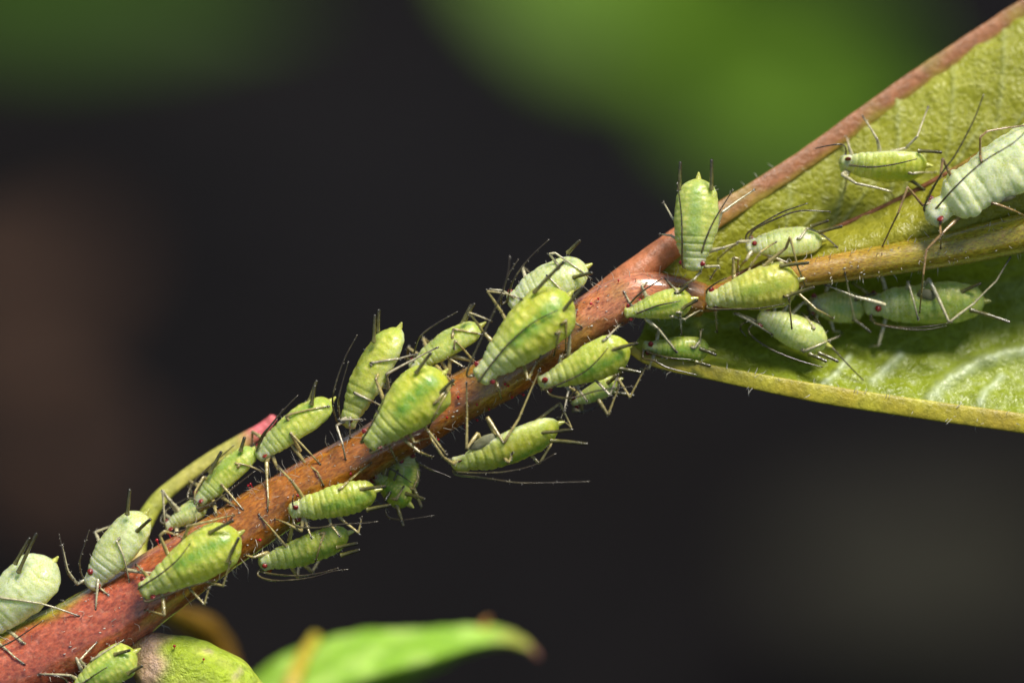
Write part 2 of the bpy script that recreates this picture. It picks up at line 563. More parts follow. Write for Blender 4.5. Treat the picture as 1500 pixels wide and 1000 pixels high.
c = mixc(c, (0.27, 0.21, 0.02), np.clip(0.75 * sm(-0.1, 0.5, pnoise(v, 0.02)) + 0.7 * sm(0.2, 0.9, -np.sin(a)), 0, 0.9) * sm(1000, 1100, v[:, 0]))
link_mesh('margin', v, f, MAT['margin'], leaf_far, SO, col=c)

# near folded leaf: midrib, upper fold and lower blade
leaf_near = empty('leaf', (0, 0, 0), shoot)
leaf_near['label'] = 'young folded leaf with thick yellow midrib and pale lower margin'
mp, mr = path_r([(965, 436, -8, 26), (1040, 437, -4, 20), (1100, 420, 0, 19), (1170, 402, 3, 20), (1300, 381, 5, 23), (1400, 363, 6, 26), (1500, 341, 6, 29), (1640, 312, 6, 31)], 170)
v, f, s, a = tube(mp, mr, 36, relief=0.03 * np.array([[noise.noise(Vector((i * 0.11, math.cos(t) * 1.3, math.sin(t) * 1.3))) for t in np.linspace(0, 6.283, 36, endpoint=False)] for i in range(170)]))
add_surface(v, f)
x = v[:, 0]
c = mixc((0.36, 0.14, 0.02), (0.42, 0.25, 0.025), sm(1010, 1180, x))
c = mixc(c, (0.42, 0.35, 0.025), sm(1200, 1380, x))
c = mixc(c, (0.42, 0.20, 0.035), 0.55 * sm(0.05, 0.5, pnoise(v, 0.018, 4)))
link_mesh('midrib', v, f, MAT['stem'], leaf_near, SO, attrs=dict(along=s * 12, ringx=np.cos(a), ringy=np.sin(a)), col=c)
midrib_p, midrib_r = mp, mr
EDGE = [(1045, 420, -25), (1185, 352, -42), (1290, 305, -36), (1385, 256, -26), (1500, 192, -16), (1640, 140, -10)]
v, f, P = grid_surface([
    [(1030, 440, -5), (1170, 402, -6), (1300, 381, -6), (1400, 363, -6), (1500, 341, -6), (1640, 315, -6)],
    [(1036, 428, -12), (1176, 378, -8), (1300, 346, 2), (1400, 316, 8), (1500, 280, 12), (1640, 250, 12)],
    EDGE], 110, 36, 5, lump=4.0, lscale=0.03, seed=8)
add_surface(v, f)
link_mesh('upper_blade', v, f, MAT['leaf_near'], leaf_near, SO)
ep = catmull(EDGE, 80)
v, f, s, a = tube(ep, np.linspace(3, 5, 80), 12)
c = mixc((0.20, 0.075, 0.025), (0.28, 0.20, 0.02), sm(-0.1, 0.5, pnoise(v, 0.02, 1)))
link_mesh('upper_margin', v, f, MAT['margin'], leaf_near, SO, col=c)
LOW = [(922, 510, -4), (955, 528, -2), (1040, 545, 0), (1200, 576, 0), (1350, 599, -4), (1500, 620, -8), (1640, 640, -10)]
v, f, P = grid_surface([
    [(955, 452, -22), (1000, 450, -30), (1100, 432, -50), (1250, 410, -70), (1400, 385, -78), (1520, 365, -80), (1640, 340, -80)],
    [(945, 478, -25), (990, 480, -38), (1090, 472, -75), (1250, 456, -100), (1400, 440, -106), (1520, 430, -106), (1640, 420, -106)],
    [(935, 497, -12), (970, 505, -22), (1075, 515, -46), (1235, 524, -60), (1400, 533, -60), (1520, 540, -60), (1640, 545, -60)],
    LOW], 200, 100, 6, lump=5.0, lscale=0.025, seed=4,
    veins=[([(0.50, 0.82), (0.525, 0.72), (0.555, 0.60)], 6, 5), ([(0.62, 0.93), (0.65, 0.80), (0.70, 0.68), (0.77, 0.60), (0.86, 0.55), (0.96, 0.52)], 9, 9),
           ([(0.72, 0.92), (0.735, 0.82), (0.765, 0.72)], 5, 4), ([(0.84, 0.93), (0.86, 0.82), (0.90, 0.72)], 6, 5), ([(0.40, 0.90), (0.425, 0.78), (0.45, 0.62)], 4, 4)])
add_surface(v, f)
link_mesh('lower_blade', v, f, MAT['leaf_low'], leaf_near, SO, attrs=dict(vein=grid_surface.vein))  # pale vein colour, its whiteness also painting the sheen on the raised ridges
lp = catmull(LOW, 140)
v, f, s, a = tube(lp, np.interp(np.linspace(0, 1, 140), [0, 0.1, 0.4, 1], [6, 10, 14, 15]), 18, flat=0.2)
add_surface(v, f)
c = mixc((0.36, 0.31, 0.02), (0.42, 0.40, 0.03), sm(-0.3, 0.4, pnoise(v, 0.02, 6)))
c = mixc(c, (0.34, 0.24, 0.03), 0.4 * sm(0.1, 0.5, pnoise(v, 0.012, 16)))
link_mesh('lower_margin', v, f, MAT['margin'], leaf_near, SO, col=c)
# small bract with a pink tip behind the aphids
bp, br = path_r([(205, 862, -24, 18), (196, 800, -58, 16), (222, 742, -70, 13), (262, 704, -75, 11), (310, 672, -78, 12), (355, 646, -80, 12), (380, 630, -82, 10), (398, 612, -84, 6)], 70)
v, f, s, a = tube(bp, br, 16, flat=0.5)
c = mixc((0.38, 0.42, 0.06), (0.46, 0.44, 0.10), sm(0.3, 0.6, s))
c = mixc(c, (0.62, 0.14, 0.16), sm(0.80, 0.92, s))
c = mixc(c, (0.45, 0.12, 0.10), (1 - sm(0.06, 0.2, s)) * 0.8)
o = link_mesh('bract', v, f, MAT['margin'], shoot, SO, col=c)
o['label'] = 'narrow yellow green bract with pink tip'

def deep(rows):
    return [tuple([750 + (p[0] - 750) * (1 - p[2] / PPM / DIST), 500 + (p[1] - 500) * (1 - p[2] / PPM / DIST), p[2]] + list(p[3:])) for p in rows]

# plump young leaf bud at the foot
def blob_loft(pts, n, sides, flat, lump, seed, lscale=0.02):
    p, r = path_r(pts, n)
    v, f, s, a = tube(p, r, sides, flat=flat)
    t = np.vstack([np.repeat(p, sides, 0), p[0], p[-1]])
    k = pnoise(v, lscale, seed) + 0.6 * pnoise(v, lscale * 2.4, seed + 3)
    d = (v - t); d /= np.linalg.norm(d, axis=1)[:, None] + 1e-9
    return v + d * (k * lump)[:, None], f, s, a
v, f, s, a = blob_loft([(165, 965, -10, 22), (205, 962, -2, 34), (245, 980, 4, 56), (300, 1014, 6, 70), (360, 1060, 4, 62), (430, 1110, 0, 50), (500, 1160, -4, 24)], 110, 56, 0.8, 5.0, 3)
c = mixc((0.36, 0.48, 0.025), (0.52, 0.60, 0.08), sm(-0.2, 0.4, pnoise(v, 0.03, 12)))
c = mixc(c, (0.74, 0.48, 0.36), (1 - sm(222, 258, v[:, 0] + 20 * pnoise(v, 0.03, 2))) * 0.9 * sm(190, 215, v[:, 0]))
c = mixc(c, (0.42, 0.10, 0.05), 1 - sm(180, 215, v[:, 0]))
c = mixc(c, (0.60, 0.44, 0.34), 0.55 * sm(0.25, 0.5, pnoise(v, 0.035, 22)))
add_surface(v, f)
o = link_mesh('leaf_bud', v, f, MAT['bud'], shoot, SO, col=c)
o['label'] = 'plump yellow green leaf bud with pink base'

# orange brown young leaf behind the stem foot
v, f, s, a = blob_loft(deep([(190, 880, -60, 8), (225, 890, -300, 12), (262, 905, -620, 20), (298, 926, -760, 26), (328, 962, -800, 20), (350, 1010, -820, 10)]), 60, 30, 0.9, 4.0, 8)
c = mixc((0.26, 0.14, 0.010), (0.20, 0.07, 0.02), sm(300, 360, v[:, 0]))
o = link_mesh('young_leaf', v, f, MAT['bud'], shoot, SO, col=c)
o['label'] = 'small orange brown young leaf behind the stem'

# curled green leaf low down behind
low = empty('leaf', (0, 0, 0), shoot)
low['label'] = 'soft green curled leaf with pink tip below the stem'
v, f, P = grid_surface([
    deep([(330, 1020, -660), (400, 968, -660), (455, 942, -660), (530, 924, -665), (610, 921, -670), (690, 917, -675), (740, 920, -680), (772, 936, -682), (792, 962, -685)]),
    deep([(345, 1085, -560), (420, 1035, -545), (485, 1008, -540), (555, 985, -550), (625, 966, -580), (692, 947, -625), (736, 940, -655), (768, 948, -672), (792, 962, -685)]),
    deep([(350, 1110, -660), (430, 1065, -660), (500, 1040, -660), (570, 1012, -665), (630, 985, -670), (690, 958, -675), (732, 948, -680), (766, 952, -682), (791, 964, -685)])],
    90, 30, 8, lump=4, lscale=0.02, seed=5)
c = mixc((0.26, 0.50, 0.025), (0.40, 0.64, 0.10), sm(-0.2, 0.4, pnoise(v, 0.02, 31)))
c = mixc(c, (0.36, 0.40, 0.05), sm(700, 760, v[:, 0]))
c = mixc(c, (0.45, 0.15, 0.14), sm(770, 790, v[:, 0]))
link_mesh('blade', v, f, MAT['bud'], low, SO, col=c)
q = catmull(deep([(416, 1040, -528), (428, 1000, -536), (444, 962, -590), (458, 938, -650), (464, 930, -665)]), 30)
v, f, s, a = tube(q, np.linspace(17, 8, 30), 12, flat=0.5)
link_mesh('stipule', v, f, MAT['margin'], low, SO, col=np.tile((0.42, 0.34, 0.02), (len(v), 1)))
q = catmull([(30, 1010, -20), (90, 1090, -200), (200, 1120, -420), (300, 1085, -600), (365, 1052, -640)], 50)
v, f, s, a = tube(q, np.linspace(20, 16, 50), 14)
link_mesh('petiole', v, f, MAT['margin'], low, SO, col=np.tile((0.26, 0.28, 0.03), (len(v), 1)))
q = catmull(deep([(706, 925, -675), (710, 913, -675), (716, 905, -675)]), 10)
v, f, s, a = tube(q, np.linspace(9, 3, 10), 10)
link_mesh('tooth', v, f, MAT['margin'], low, SO, col=np.tile((0.36, 0.16, 0.02), (len(v), 1)))

BVH = BVHTree.FromPolygons(SURF_V, SURF_F)
def surf(x, y, default=-60.0):
    h = BVH.ray_cast(Vector((x, y, 600)), Vector((0, 0, -1)), 900)
    return h[0].z if h[0] is not None else default

# ------------------------------------------------------------------ hairs, glands, flakes
def spikes(items):
    """items: (base, tip, bend, r) -> one mesh of fine curved hairs"""
    V, F = [], []
    for b, t, k, r in items:
        b = np.array(b, float); t = np.array(t, float)
        m = (b + t) / 2 + np.array(k, float)
        ax = t - b; ax /= np.linalg.norm(ax) + 1e-9
        u = np.cross(ax, (0.3, 0.5, 0.81)); u /= np.linalg.norm(u) + 1e-9
        w = np.cross(ax, u)
        o = len(V)
        for p, rr in ((b, r), (m, r * 0.75)):
            for j in range(3):
                g = j * 2.0944
                V.append(p + rr * (math.cos(g) * u + math.sin(g) * w))
        V.append(t)
        for j in range(3):
            kk = (j + 1) % 3
            F.append((o + j, o + kk, o + 3 + kk, o + 3 + j))
            F.append((o + 3 + j, o + 3 + kk, o + 6))
    return np.array(V), F

def hair_on_tube(p, r, count, lo, hi, lmin, lmax, rad=0.7, back=0.0):
    out = []
    t, n, b = frames(p)
    for _ in range(count):
        i = random.randrange(int(lo * len(p)), int(hi * len(p)))
        g = random.uniform(0, 2 * math.pi)
        d = math.cos(g) * n[i] + math.sin(g) * b[i]
        if d[2] < back - 0.35:
            continue
        base = p[i] + d * r[i] * 0.97
        L = random.uniform(lmin, lmax)
        dr = d + t[i] * random.uniform(-0.7, 0.7) + np.array([random.uniform(-.3, .3) for _ in range(3)])
        dr /= np.linalg.norm(dr)
        out.append((base, base + dr * L, [random.uniform(-L, L) * 0.18 for _ in range(3)], rad * random.uniform(0.7, 1.2)))
    return out

hs = hair_on_tube(stem_p, stem_r, 620, 0.06, 0.99, 6, 24, 0.55)
hs += hair_on_tube(stem_p, stem_r, 70, 0.42, 0.62, 18, 36, 0.5, back=-0.4) + hair_on_tube(stem_p, stem_r, 70, 0.74, 0.97, 14, 32, 0.5, back=-0.4)
v, f = spikes(hs)
tag(link_mesh('hairs', v, f, MAT['hair'], shoot, SO, flip=True), kind='stuff')
hs = hair_on_tube(midrib_p, midrib_r, 170, 0.15, 0.9, 6, 16, 0.7, back=-0.3)
lr = np.full(len(lp), 11.0)
hs += hair_on_tube(lp, lr, 70, 0.05, 0.9, 7, 20, 0.7, back=-0.3)
hs += hair_on_tube(catmull([(945, 390, -10), (1060, 306, -38), (1180, 228, -66), (1300, 141, -90), (1400, 73, -106)], 100), np.full(100, 13.0), 40, 0.02, 0.6, 5, 12, 0.6)
v, f = spikes(hs)
tag(link_mesh('hairs', v, f, MAT['hair'], leaf_near, SO, flip=True), kind='stuff')

def gland_mesh():
    th = np.linspace(0, 2 * np.pi, 10, endpoint=False)
    prof = [(0.0, 0.9), (3.5, 0.75), (7.0, 0.8), (8.0, 2.2), (9.6, 3.0), (11.4, 2.5), (12.6, 1.2)]
    V = [(r * math.cos(t), r * math.sin(t), z) for z, r in prof for t in th] + [(0, 0, 13.0)]
    V = np.array(V) / PPM
    F = [(i * 10 + j, i * 10 + (j + 1) % 10, (i + 1) * 10 + (j + 1) % 10, (i + 1) * 10 + j) for i in range(len(prof) - 1) for j in range(10)]
    F += [((len(prof) - 1) * 10 + j, (len(prof) - 1) * 10 + (j + 1) % 10, len(V) - 1) for j in range(10)]
    me = bpy.data.meshes.new('gland')
    me.from_pydata(V.tolist(), [], F)
    me.polygons.foreach_set('use_smooth', [True] * len(me.polygons))
    me.materials.append(MAT['bead'])
    return me
GM = gland_mesh()
GL = [(839, 452), (869, 447), (877, 441), (856, 430), (714, 557), (741, 562), (748, 579), (672, 584), (715, 595), (377, 789), (369, 712), (410, 797),
      (233, 798), (366, 716), (928, 471), (937, 438), (845, 462), (742, 566), (680, 622), (694, 612), (640, 640), (610, 660), (905, 415), (760, 575), (700, 590), (655, 612), (436, 724), (515, 690)]
GL2 = [(348, 960), (396, 987), (221, 730), (258, 948), (300, 965)]
for k, (gx, gy) in enumerate(GL + GL2):
    h = BVH.ray_cast(Vector((gx, gy, 600)), Vector((0, 0, -1)), 900)
    if h[0] is None:
        h = BVH.find_nearest(Vector((gx, gy, 0)))
    p = h[0]; nn = h[1]
    if nn.z < 0:
        nn = -nn
    o = bpy.data.objects.new('gland', GM)
    C.objects.link(o)
    o.parent = shoot
    o.location = Vector(to_mm([tuple(p)])[0] - SO)
    dv = np.array([nn.x, nn.y, nn.z]) + np.array([random.uniform(-.5, .5), random.uniform(-.6, .3), random.uniform(-.1, .3)])
    dw = Vector(to_mm([np.array(p) + dv])[0] - to_mm([tuple(p)])[0]).normalized()
    o.rotation_euler = dw.to_track_quat('Z', 'Y').to_euler()
    sc = random.uniform(0.55, 0.85)
    o.scale = (sc, sc, sc)

def flakes(spots, size):
    V, F = [], []
    for x, y, d in spots:
        o = len(V)
        n = random.choice((5, 6, 7))
        a0 = random.uniform(0, 6.28)
        ax = np.array([random.gauss(0, 1) for _ in range(3)]); ax /= np.linalg.norm(ax)
        u = np.cross(ax, (0.2, 0.9, 0.4)); u /= np.linalg.norm(u); w = np.cross(ax, u)
        rr = random.uniform(0.4, 1.0) * size
        for k in range(n):
            g = a0 + k * 6.283 / n
            V.append(np.array([x, y, d]) + rr * random.uniform(0.5, 1.2) * (math.cos(g) * u * 1.6 + math.sin(g) * w * 0.7))
        V.append(np.array([x, y, d]) + ax * rr * 0.5)
        V.append(np.array([x, y, d]) - ax * rr * 0.3)
        for k in range(n):
            F.append((o + k, o + (k + 1) % n, o + n))
            F.append((o + (k + 1) % n, o + k, o + n + 1))
    return np.array(V), F
sp = []
for _ in range(150):
    i = random.randrange(60, 318)
    off = random.uniform(-1, 1) * stem_r[i] * 0.95
    x, y = stem_p[i, 0] + off * 0.5, stem_p[i, 1] + off * 0.85
    sp.append((x, y, surf(x, y, 0) + 0.8))
for _ in range(45):
    i = random.randrange(20, 150)
    off = random.uniform(-1, 1) * midrib_r[i] * 0.9
    x, y = midrib_p[i, 0], midrib_p[i, 1] + off
    sp.append((x, y, surf(x, y, 0) + 0.8))
v, f = flakes(sp, 2.0)
tag(link_mesh('wax_specks', v, f, MAT['wax'], shoot, SO, flip=True), kind='stuff')

# ------------------------------------------------------------------ aphids
def Z(ox, oy, k):
    return lambda *pts: [(ox + p[0] / k, oy + p[1] / k) + tuple(p[2:]) for p in pts]
z1 = Z(0, 680, 3.127); z2 = Z(180, 680, 3.127); z3 = Z(360, 540, 3.127); z4 = Z(460, 420, 3.847); z5 = Z(620, 540, 5.0)
z6 = Z(640, 340, 3.847); z7 = Z(860, 230, 3.03); z8 = Z(1020, 280, 3.57); z9 = Z(1180, 120, 3.572); z10 = Z(1180, 340, 3.334)
z11 = Z(200, 580, 5.0); z12 = Z(880, 420, 4.6875)

PROF = {
    'pear': ([0, .012, .035, .08, .12, .145, .17, .23, .30, .40, .50, .60, .70, .78, .85, .91, .95, .98, 1],
             [0, .27, .34, .38, .41, .43, .46, .57, .66, .78, .89, .97, 1, 1, .93, .74, .52, .32, 0]),
    'barrel': ([0, .012, .035, .08, .12, .145, .17, .23, .30, .40, .50, .60, .70, .78, .85, .91, .95, .98, 1],
               [0, .30, .42, .49, .54, .56, .60, .72, .83, .94, .99, 1, .98, .94, .86, .71, .52, .32, 0]),
    'hump': ([0, .012, .035, .08, .12, .145, .17, .23, .30, .40, .50, .60, .70, .78, .85, .91, .95, .98, 1],
             [0, .32, .45, .52, .56, .56, .62, .78, .84, .87, .95, 1, 1, .94, .86, .76, .60, .36, 0]),
    'big': ([0, .012, .035, .07, .10, .125, .15, .20, .27, .34, .42, .52, .66, .78, .86, .92, .96, .985, 1],
            [0, .24, .38, .44, .44, .38, .44, .80, .88, .80, .88, .98, 1, .95, .82, .62, .44, .25, 0]),
}
YELLOW, GREEN, PALE, DEEP = (0.66, 0.67, 0.030), (0.38, 0.56, 0.035), (0.74, 0.82, 0.34), (0.28, 0.44, 0.02)
NU, NV = 118, 60
U = np.linspace(0, 1, NU) ** 1.0
TH = np.linspace(0, 2 * np.pi, NV, endpoint=False)
APHID_N = [0]

def profile(kind):
    a, b = PROF[kind]
    w = np.interp(U, a, b)
    k = np.array([1, 2, 3, 2, 1]) / 9.0
    w2 = np.convolve(np.pad(w, 2, mode='edge'), k, 'valid')
    w2[0] = w2[-1] = 0.0
    w2[1] = max(w2[1], 0.12); w2[-2] = max(w2[-2], 0.12)
    return w2

THOR = [0.135, 0.205, 0.285, 0.365]
ABD = np.linspace(0.365, 0.945, 9)

def limb(name, pts, radii, dark, parent, org, pale=(0.46, 0.38, 0.14), darkc=(0.035, 0.022, 0.010), sides=9, per=9, smooth=False, lift=None, lift_from=0.0):
    p = np.asarray(pts, float)
    if smooth:
        n = per * len(p)
        q = catmull(p, n)
        s = np.linspace(0, 1, n)
    else:
        # straight segments with slightly rounded joints
        seg = np.linalg.norm(np.diff(p, axis=0), axis=1)
        tt = np.r_[0, np.cumsum(seg)] / seg.sum()
        n = per * (len(p) - 1) + 1
        s = np.unique(np.r_[np.linspace(0, 1, n), tt, np.clip(tt - 0.012, 0, 1), np.clip(tt + 0.012, 0, 1)])
        q = np.stack([np.interp(s, tt, p[:, k]) for k in range(3)], 1)
        for i in range(len(p) - 1):
            m = (s >= tt[i]) & (s <= tt[i + 1])
            f = (s[m] - tt[i]) / (tt[i + 1] - tt[i])
            bow = 0.018 * seg[i] * np.sin(f * np.pi)
            q[m, 1] -= bow * 0.7
            q[m, 2] += bow
    if lift is not None:
        # a limb that crosses its own body lies on top of it
        for i in range(len(q)):
            if s[i] > lift_from:
                hit = lift.ray_cast(Vector((q[i, 0], q[i, 1], 600)), Vector((0, 0, -1)), 900)
                if hit[0] is not None and q[i, 2] < hit[0].z + 2.0:
                    q[i, 2] = hit[0].z + 2.0
    r = np.interp(s, np.linspace(0, 1, len(radii)) if not isinstance(radii[0], tuple) else [a for a, _ in radii], radii if not isinstance(radii[0], tuple) else [b for _, b in radii])
    r = r * (1 + 0.05 * np.sin(s * 60 + len(p)))
    v, f, ss, a = tube(q, r, sides)
    dk = np.interp(s, [a for a, _ in dark], [b for _, b in dark])
    dk = np.r_[np.repeat(dk, sides), dk[0], dk[-1]]
    o = link_mesh(name, v, f, MAT['limb'], parent, org, col=mixc(pale, darkc, dk))
    return o, q, r

def aphid(h, t, w, d, label, dors=(0, 0, 1), th=None, prof='pear', tilt=0.0, pale=0.2, green=0.35, front=0.6, stripe=0.8,
          ant=(), legs=(), corn=(), auto=4.4, eyepx=(), groove=0.0, belly=0.15, eye=4.6, wing=None, tint=None, legcol=(0.56, 0.47, 0.17), legdark=1.0, cauda=True, arch=0.05, wax=None, cl=36):
    APHID_N[0] += 1
    seed = APHID_N[0] * 3.7
    rnd = random.Random(APHID_N[0] * 11)
    h = np.array([h[0], h[1], d - tilt / 2], float); t = np.array([t[0], t[1], d + tilt / 2], float)
    L = np.linalg.norm(t - h)
    a = (t - h) / L
    n = np.array(dors, float); n = n - a * (n @ a); n /= np.linalg.norm(n)
    s = np.cross(a, n)
    if -s[1] * 0.8 + s[2] < 0:
        s = -s
    th = th or w * 0.72
    W_ = profile(prof) * w
    H_ = profile('barrel' if prof != 'big' else 'big') ** 0.9 * th
    org = to_mm([(h + t) / 2 - n * th * 0.7])[0]
    root = empty('aphid', Vector(org))
    tag(root, label, 'aphid', 'aphids feeding on the rose shoot')
    # body
    u = U[:, None] * np.ones((1, NV)); g = TH[None, :] * np.ones((NU, 1))
    cs, sn = np.cos(g), np.sin(g)
    lat = np.sign(cs) * np.abs(cs) ** 0.92
    dv = sn
    ww = W_[:, None] * lat
    lens = np.sign(sn) * np.abs(sn) ** 1.22
    hh = H_[:, None] * np.where(sn > 0, lens, lens * 0.72)
    grv = np.zeros((NU, NV))
    for ub in THOR:
        grv += np.exp(-((u - ub - 0.012 * np.abs(lat)) / 0.011) ** 2) * 0.8
    for ub in ABD[1:]:
        j0, j1, j2 = rnd.uniform(-0.007, 0.007), rnd.uniform(0.25, 1.0), rnd.uniform(0.0, 6.28)
        wob = 0.006 * np.sin(lat * 5 + j2)
        grv += np.exp(-((u - ub - j0 - wob - 0.02 * (1 - np.abs(lat))) / (0.006 + 0.004 * j1)) ** 2) * 0.75 * j1 * (0.7 + 0.3 * np.sin(lat * 7 + j2 * 2))
    grv = np.clip(grv, 0, 1)
    side = 1 - (1 - groove) * sm(0.35, 0.42, u) * sm(0.55, 0.85, np.abs(lat))
    grv = grv * side
    seg = (u - ABD[0]) / (ABD[1] - ABD[0])
    ph = seg - np.floor(seg)
    inabd = sm(0.33, 0.40, u) * (1 - sm(0.90, 0.97, u))
    lobes = np.exp(-((np.abs(lat) - 0.96) / 0.16) ** 2) * (np.sin(ph * np.pi) ** 1.2) * inabd
    pads = np.exp(-((np.abs(lat) - 0.55) / 0.2) ** 2) * np.sin(ph * np.pi) * inabd * (dv > 0)
    base = h + a * 0
    P = (h[None, None, :] + a[None, None, :] * (u * L)[:, :, None] + s[None, None, :] * ww[:, :, None] + n[None, None, :] * hh[:, :, None])
    P = P + n[None, None, :] * (arch * L * (1 - (2 * u - 1.1) ** 2) * 0.6)[:, :, None]
    out = s[None, None, :] * lat[:, :, None] + n[None, None, :] * dv[:, :, None]
    wid = (W_ / w)[:, None]
    flat = P.reshape(-1, 3)
    n1 = pnoise((flat - h) , 0.05, seed).reshape(NU, NV); n2 = pnoise((flat - h), 0.13, seed + 2).reshape(NU, NV)
    n3 = pnoise((flat - h), 0.22, seed + 7).reshape(NU, NV)
    disp = wid ** 0.5 * w * (-(0.065 - 0.055 * inabd * (1 - groove) + 0.02 * groove) * grv + (0.004 + 0.05 * groove) * lobes + (0.010 + 0.012 * groove) * pads + 0.055 * n1 + 0.022 * n2 + 0.006 * n3)
    # two brow bumps that carry the antennae
    brow = np.exp(-((u - 0.035) / 0.03) ** 2) * np.exp(-((np.abs(lat) - 0.7) / 0.35) ** 2)
    disp = disp + w * 0.07 * brow
    P = P + out * disp[:, :, None]
    V = P.reshape(-1, 3)
    F = []
    for i in range(NU - 1):
        o = i * NV
        for j in range(NV):
            k = (j + 1) % NV
            F.append((o + j, o + k, o + NV + k, o + NV + j))
    # pigment
    yel = np.array(tint if tint else YELLOW)
    c = mixc(yel, GREEN, np.clip(green + 0.45 * n1, 0, 1))
    up = (dv > -0.2)
    mid = np.exp(-(lat / 0.26) ** 2) * (dv > 0) * sm(0.34, 0.42, u) * (1 - sm(0.86, 0.95, u))
    c = mixc(c, (0.17, 0.42, 0.02), np.clip(mid * stripe * (0.62 + 0.35 * np.sin(ph * np.pi) + 0.6 * n2 + 0.4 * n3), 0, 0.92))
    blot = (np.exp(-((np.abs(lat) - 0.44) / 0.13) ** 2) + 0.7 * np.exp(-((np.abs(lat) - 0.78) / 0.12) ** 2)) * np.sin(ph * np.pi) ** 2 * inabd * up
    c = mixc(c, (0.90, 0.88, 0.20), np.clip(blot * (0.85 + 1.0 * n2 + 0.9 * n3), 0, 0.95))
    c = mixc(c, DEEP, np.clip(grv * inabd * (0.32 + 0.2 * groove + 0.7 * n2), 0, 1))
    c = mixc(c, PALE, np.clip((1 - sm(0.30, 0.50, u + 0.15 * n1)) * front * (0.7 + 0.9 * n2 + 0.5 * n3) * (1 - 0.75 * grv), 0, 1))
    c = mixc(c, (0.80, 0.87, 0.56), np.clip(pale * (0.75 + 0.5 * n1 + 0.5 * n3) * (1 - 0.55 * grv), 0, 1))
    c = mixc(c, mixc((0.66, 0.72, 0.20), (0.74, 0.80, 0.42), np.full((NU, NV), belly)), np.clip(sm(-0.3, 0.45, -dv) * belly * (0.85 + 0.5 * n1) + sm(0.8, 1.0, np.abs(lat)) * 0.25, 0, 1))
    for ex, ey in eyepx:
        c = mixc(c, (0.72, 0.78, 0.52), 0.75 * np.exp(-(((P[:, :, 0] - ex) ** 2 + (P[:, :, 1] - ey) ** 2) / 110.0)))
    wx = np.clip((1 - sm(0.14, 0.42, u)) * front * 0.85 + pale * 0.6 + 0.15 * lobes + 0.08, 0, 0.95) if wax is None else np.full_like(u, wax)
    body = link_mesh('body', V, F, MAT['aphid'], root, org, attrs=dict(wax=wx.ravel()), col=c.reshape(-1, 3))
    # eyes
    def on_body(uu, la, up_):
        i = int(round(uu * (NU - 1)))
        gg = math.atan2(up_, la)
        j = int(round(gg / (2 * np.pi) * NV)) % NV
        return P[i, j], out[i, j] / (np.linalg.norm(out[i, j]) + 1e-9)
    epts = [on_body(0.088, sg * 0.92, 0.36) for sg in (1, -1)]
    for ex, ey in eyepx:
        k2 = (P[:, :, 0] - ex) ** 2 + (P[:, :, 1] - ey) ** 2 - 0.6 * P[:, :, 2]
        i, j = np.unravel_index(np.argmin(np.where(U[:, None] < 0.30, k2, 1e9)), k2.shape)
        near = min((0, 1), key=lambda m: (np.linalg.norm(epts[m][0] - P[i, j]) - (1e3 if len(eyepx) > 1 and m == eyepx.index((ex, ey)) else 0)))
        epts[near] = (P[i, j], out[i, j] / (np.linalg.norm(out[i, j]) + 1e-9))
    for q, dr in epts:
        er = eye * 0.9
        ph_ = np.linspace(0, np.pi, 8); al = np.linspace(0, 2 * np.pi, 12, endpoint=False)
        EV = [q + dr * er * 0.15 + er * (math.cos(pp) * dr + math.sin(pp) * (math.cos(b_) * s + math.sin(b_) * a)) for pp in ph_[1:-1] for b_ in al]
        EV += [q + dr * er * 1.15, q - dr * er * 0.85]
        EF = [(i * 12 + j, i * 12 + (j + 1) % 12, (i + 1) * 12 + (j + 1) % 12, (i + 1) * 12 + j) for i in range(5) for j in range(12)]
        EF += [(72, (j + 1) % 12, j) for j in range(12)] + [(73, 60 + j, 60 + (j + 1) % 12) for j in range(12)]
        link_mesh('eye', np.array(EV), EF, MAT['eye'], root, org)
    own = BVHTree.FromPolygons([tuple(q) for q in V], F)
    # a point in the picture -> a point in space for a limb
    def place(pts, kind):
        res = []
        m = len(pts)
        for i, p in enumerate(pts):
            if len(p) > 2:
                res.append((p[0], p[1], d + p[2])); continue
            f = i / (m - 1)
            sd_ = surf(p[0], p[1], -999)
            if kind == 'leg':
                if i == 0:
                    z = d + (n[2] * -0.25) * th + abs(s[2]) * w * 0.55
                elif i == m - 1 and sd_ > -140:
                    z = max(sd_ + 1.0, d - th * 2.2) if sd_ > d - th * 3 else d - th
                else:
                    z = max(d + 0.15 * th + abs(s[2]) * w * 0.8, (sd_ + 5) if sd_ > -140 else -999)
            elif kind == 'ant':
                z = d + th * (0.35 + 0.85 * math.sin(min(1.0, f * 1.1) * np.pi / 1.6)) * max(n[2], 0.3) + abs(s[2]) * w * 1.0 * min(1, f * 3)
            else:
                z = d + th * (0.7 * max(n[2], 0.0) + 0.35 * f) + abs(s[2]) * w * 0.55
            if i > 0:
                hit = own.ray_cast(Vector((p[0], p[1], 600)), Vector((0, 0, -1)), 900)
                if hit[0] is not None and z < hit[0].z + 2.5:
                    z = hit[0].z + 2.5
            res.append((p[0], p[1], z))
        return res
    hairs = []
    def sprout(q, r, count, ln):
        for _ in range(count):
            i = rnd.randrange(2, len(q))
            dr = np.array([rnd.gauss(0, 1) for _ in range(3)]); dr /= np.linalg.norm(dr)
            hairs.append((q[i] + dr * r[i] * 0.8, q[i] + dr * (r[i] + ln * rnd.uniform(0.6, 1.2)), (0, 0, 0), 0.38))
    # antennae
    ants = [place(x, 'ant') for x in ant]
    hd = h + a * 0.035 * L
    k = 0
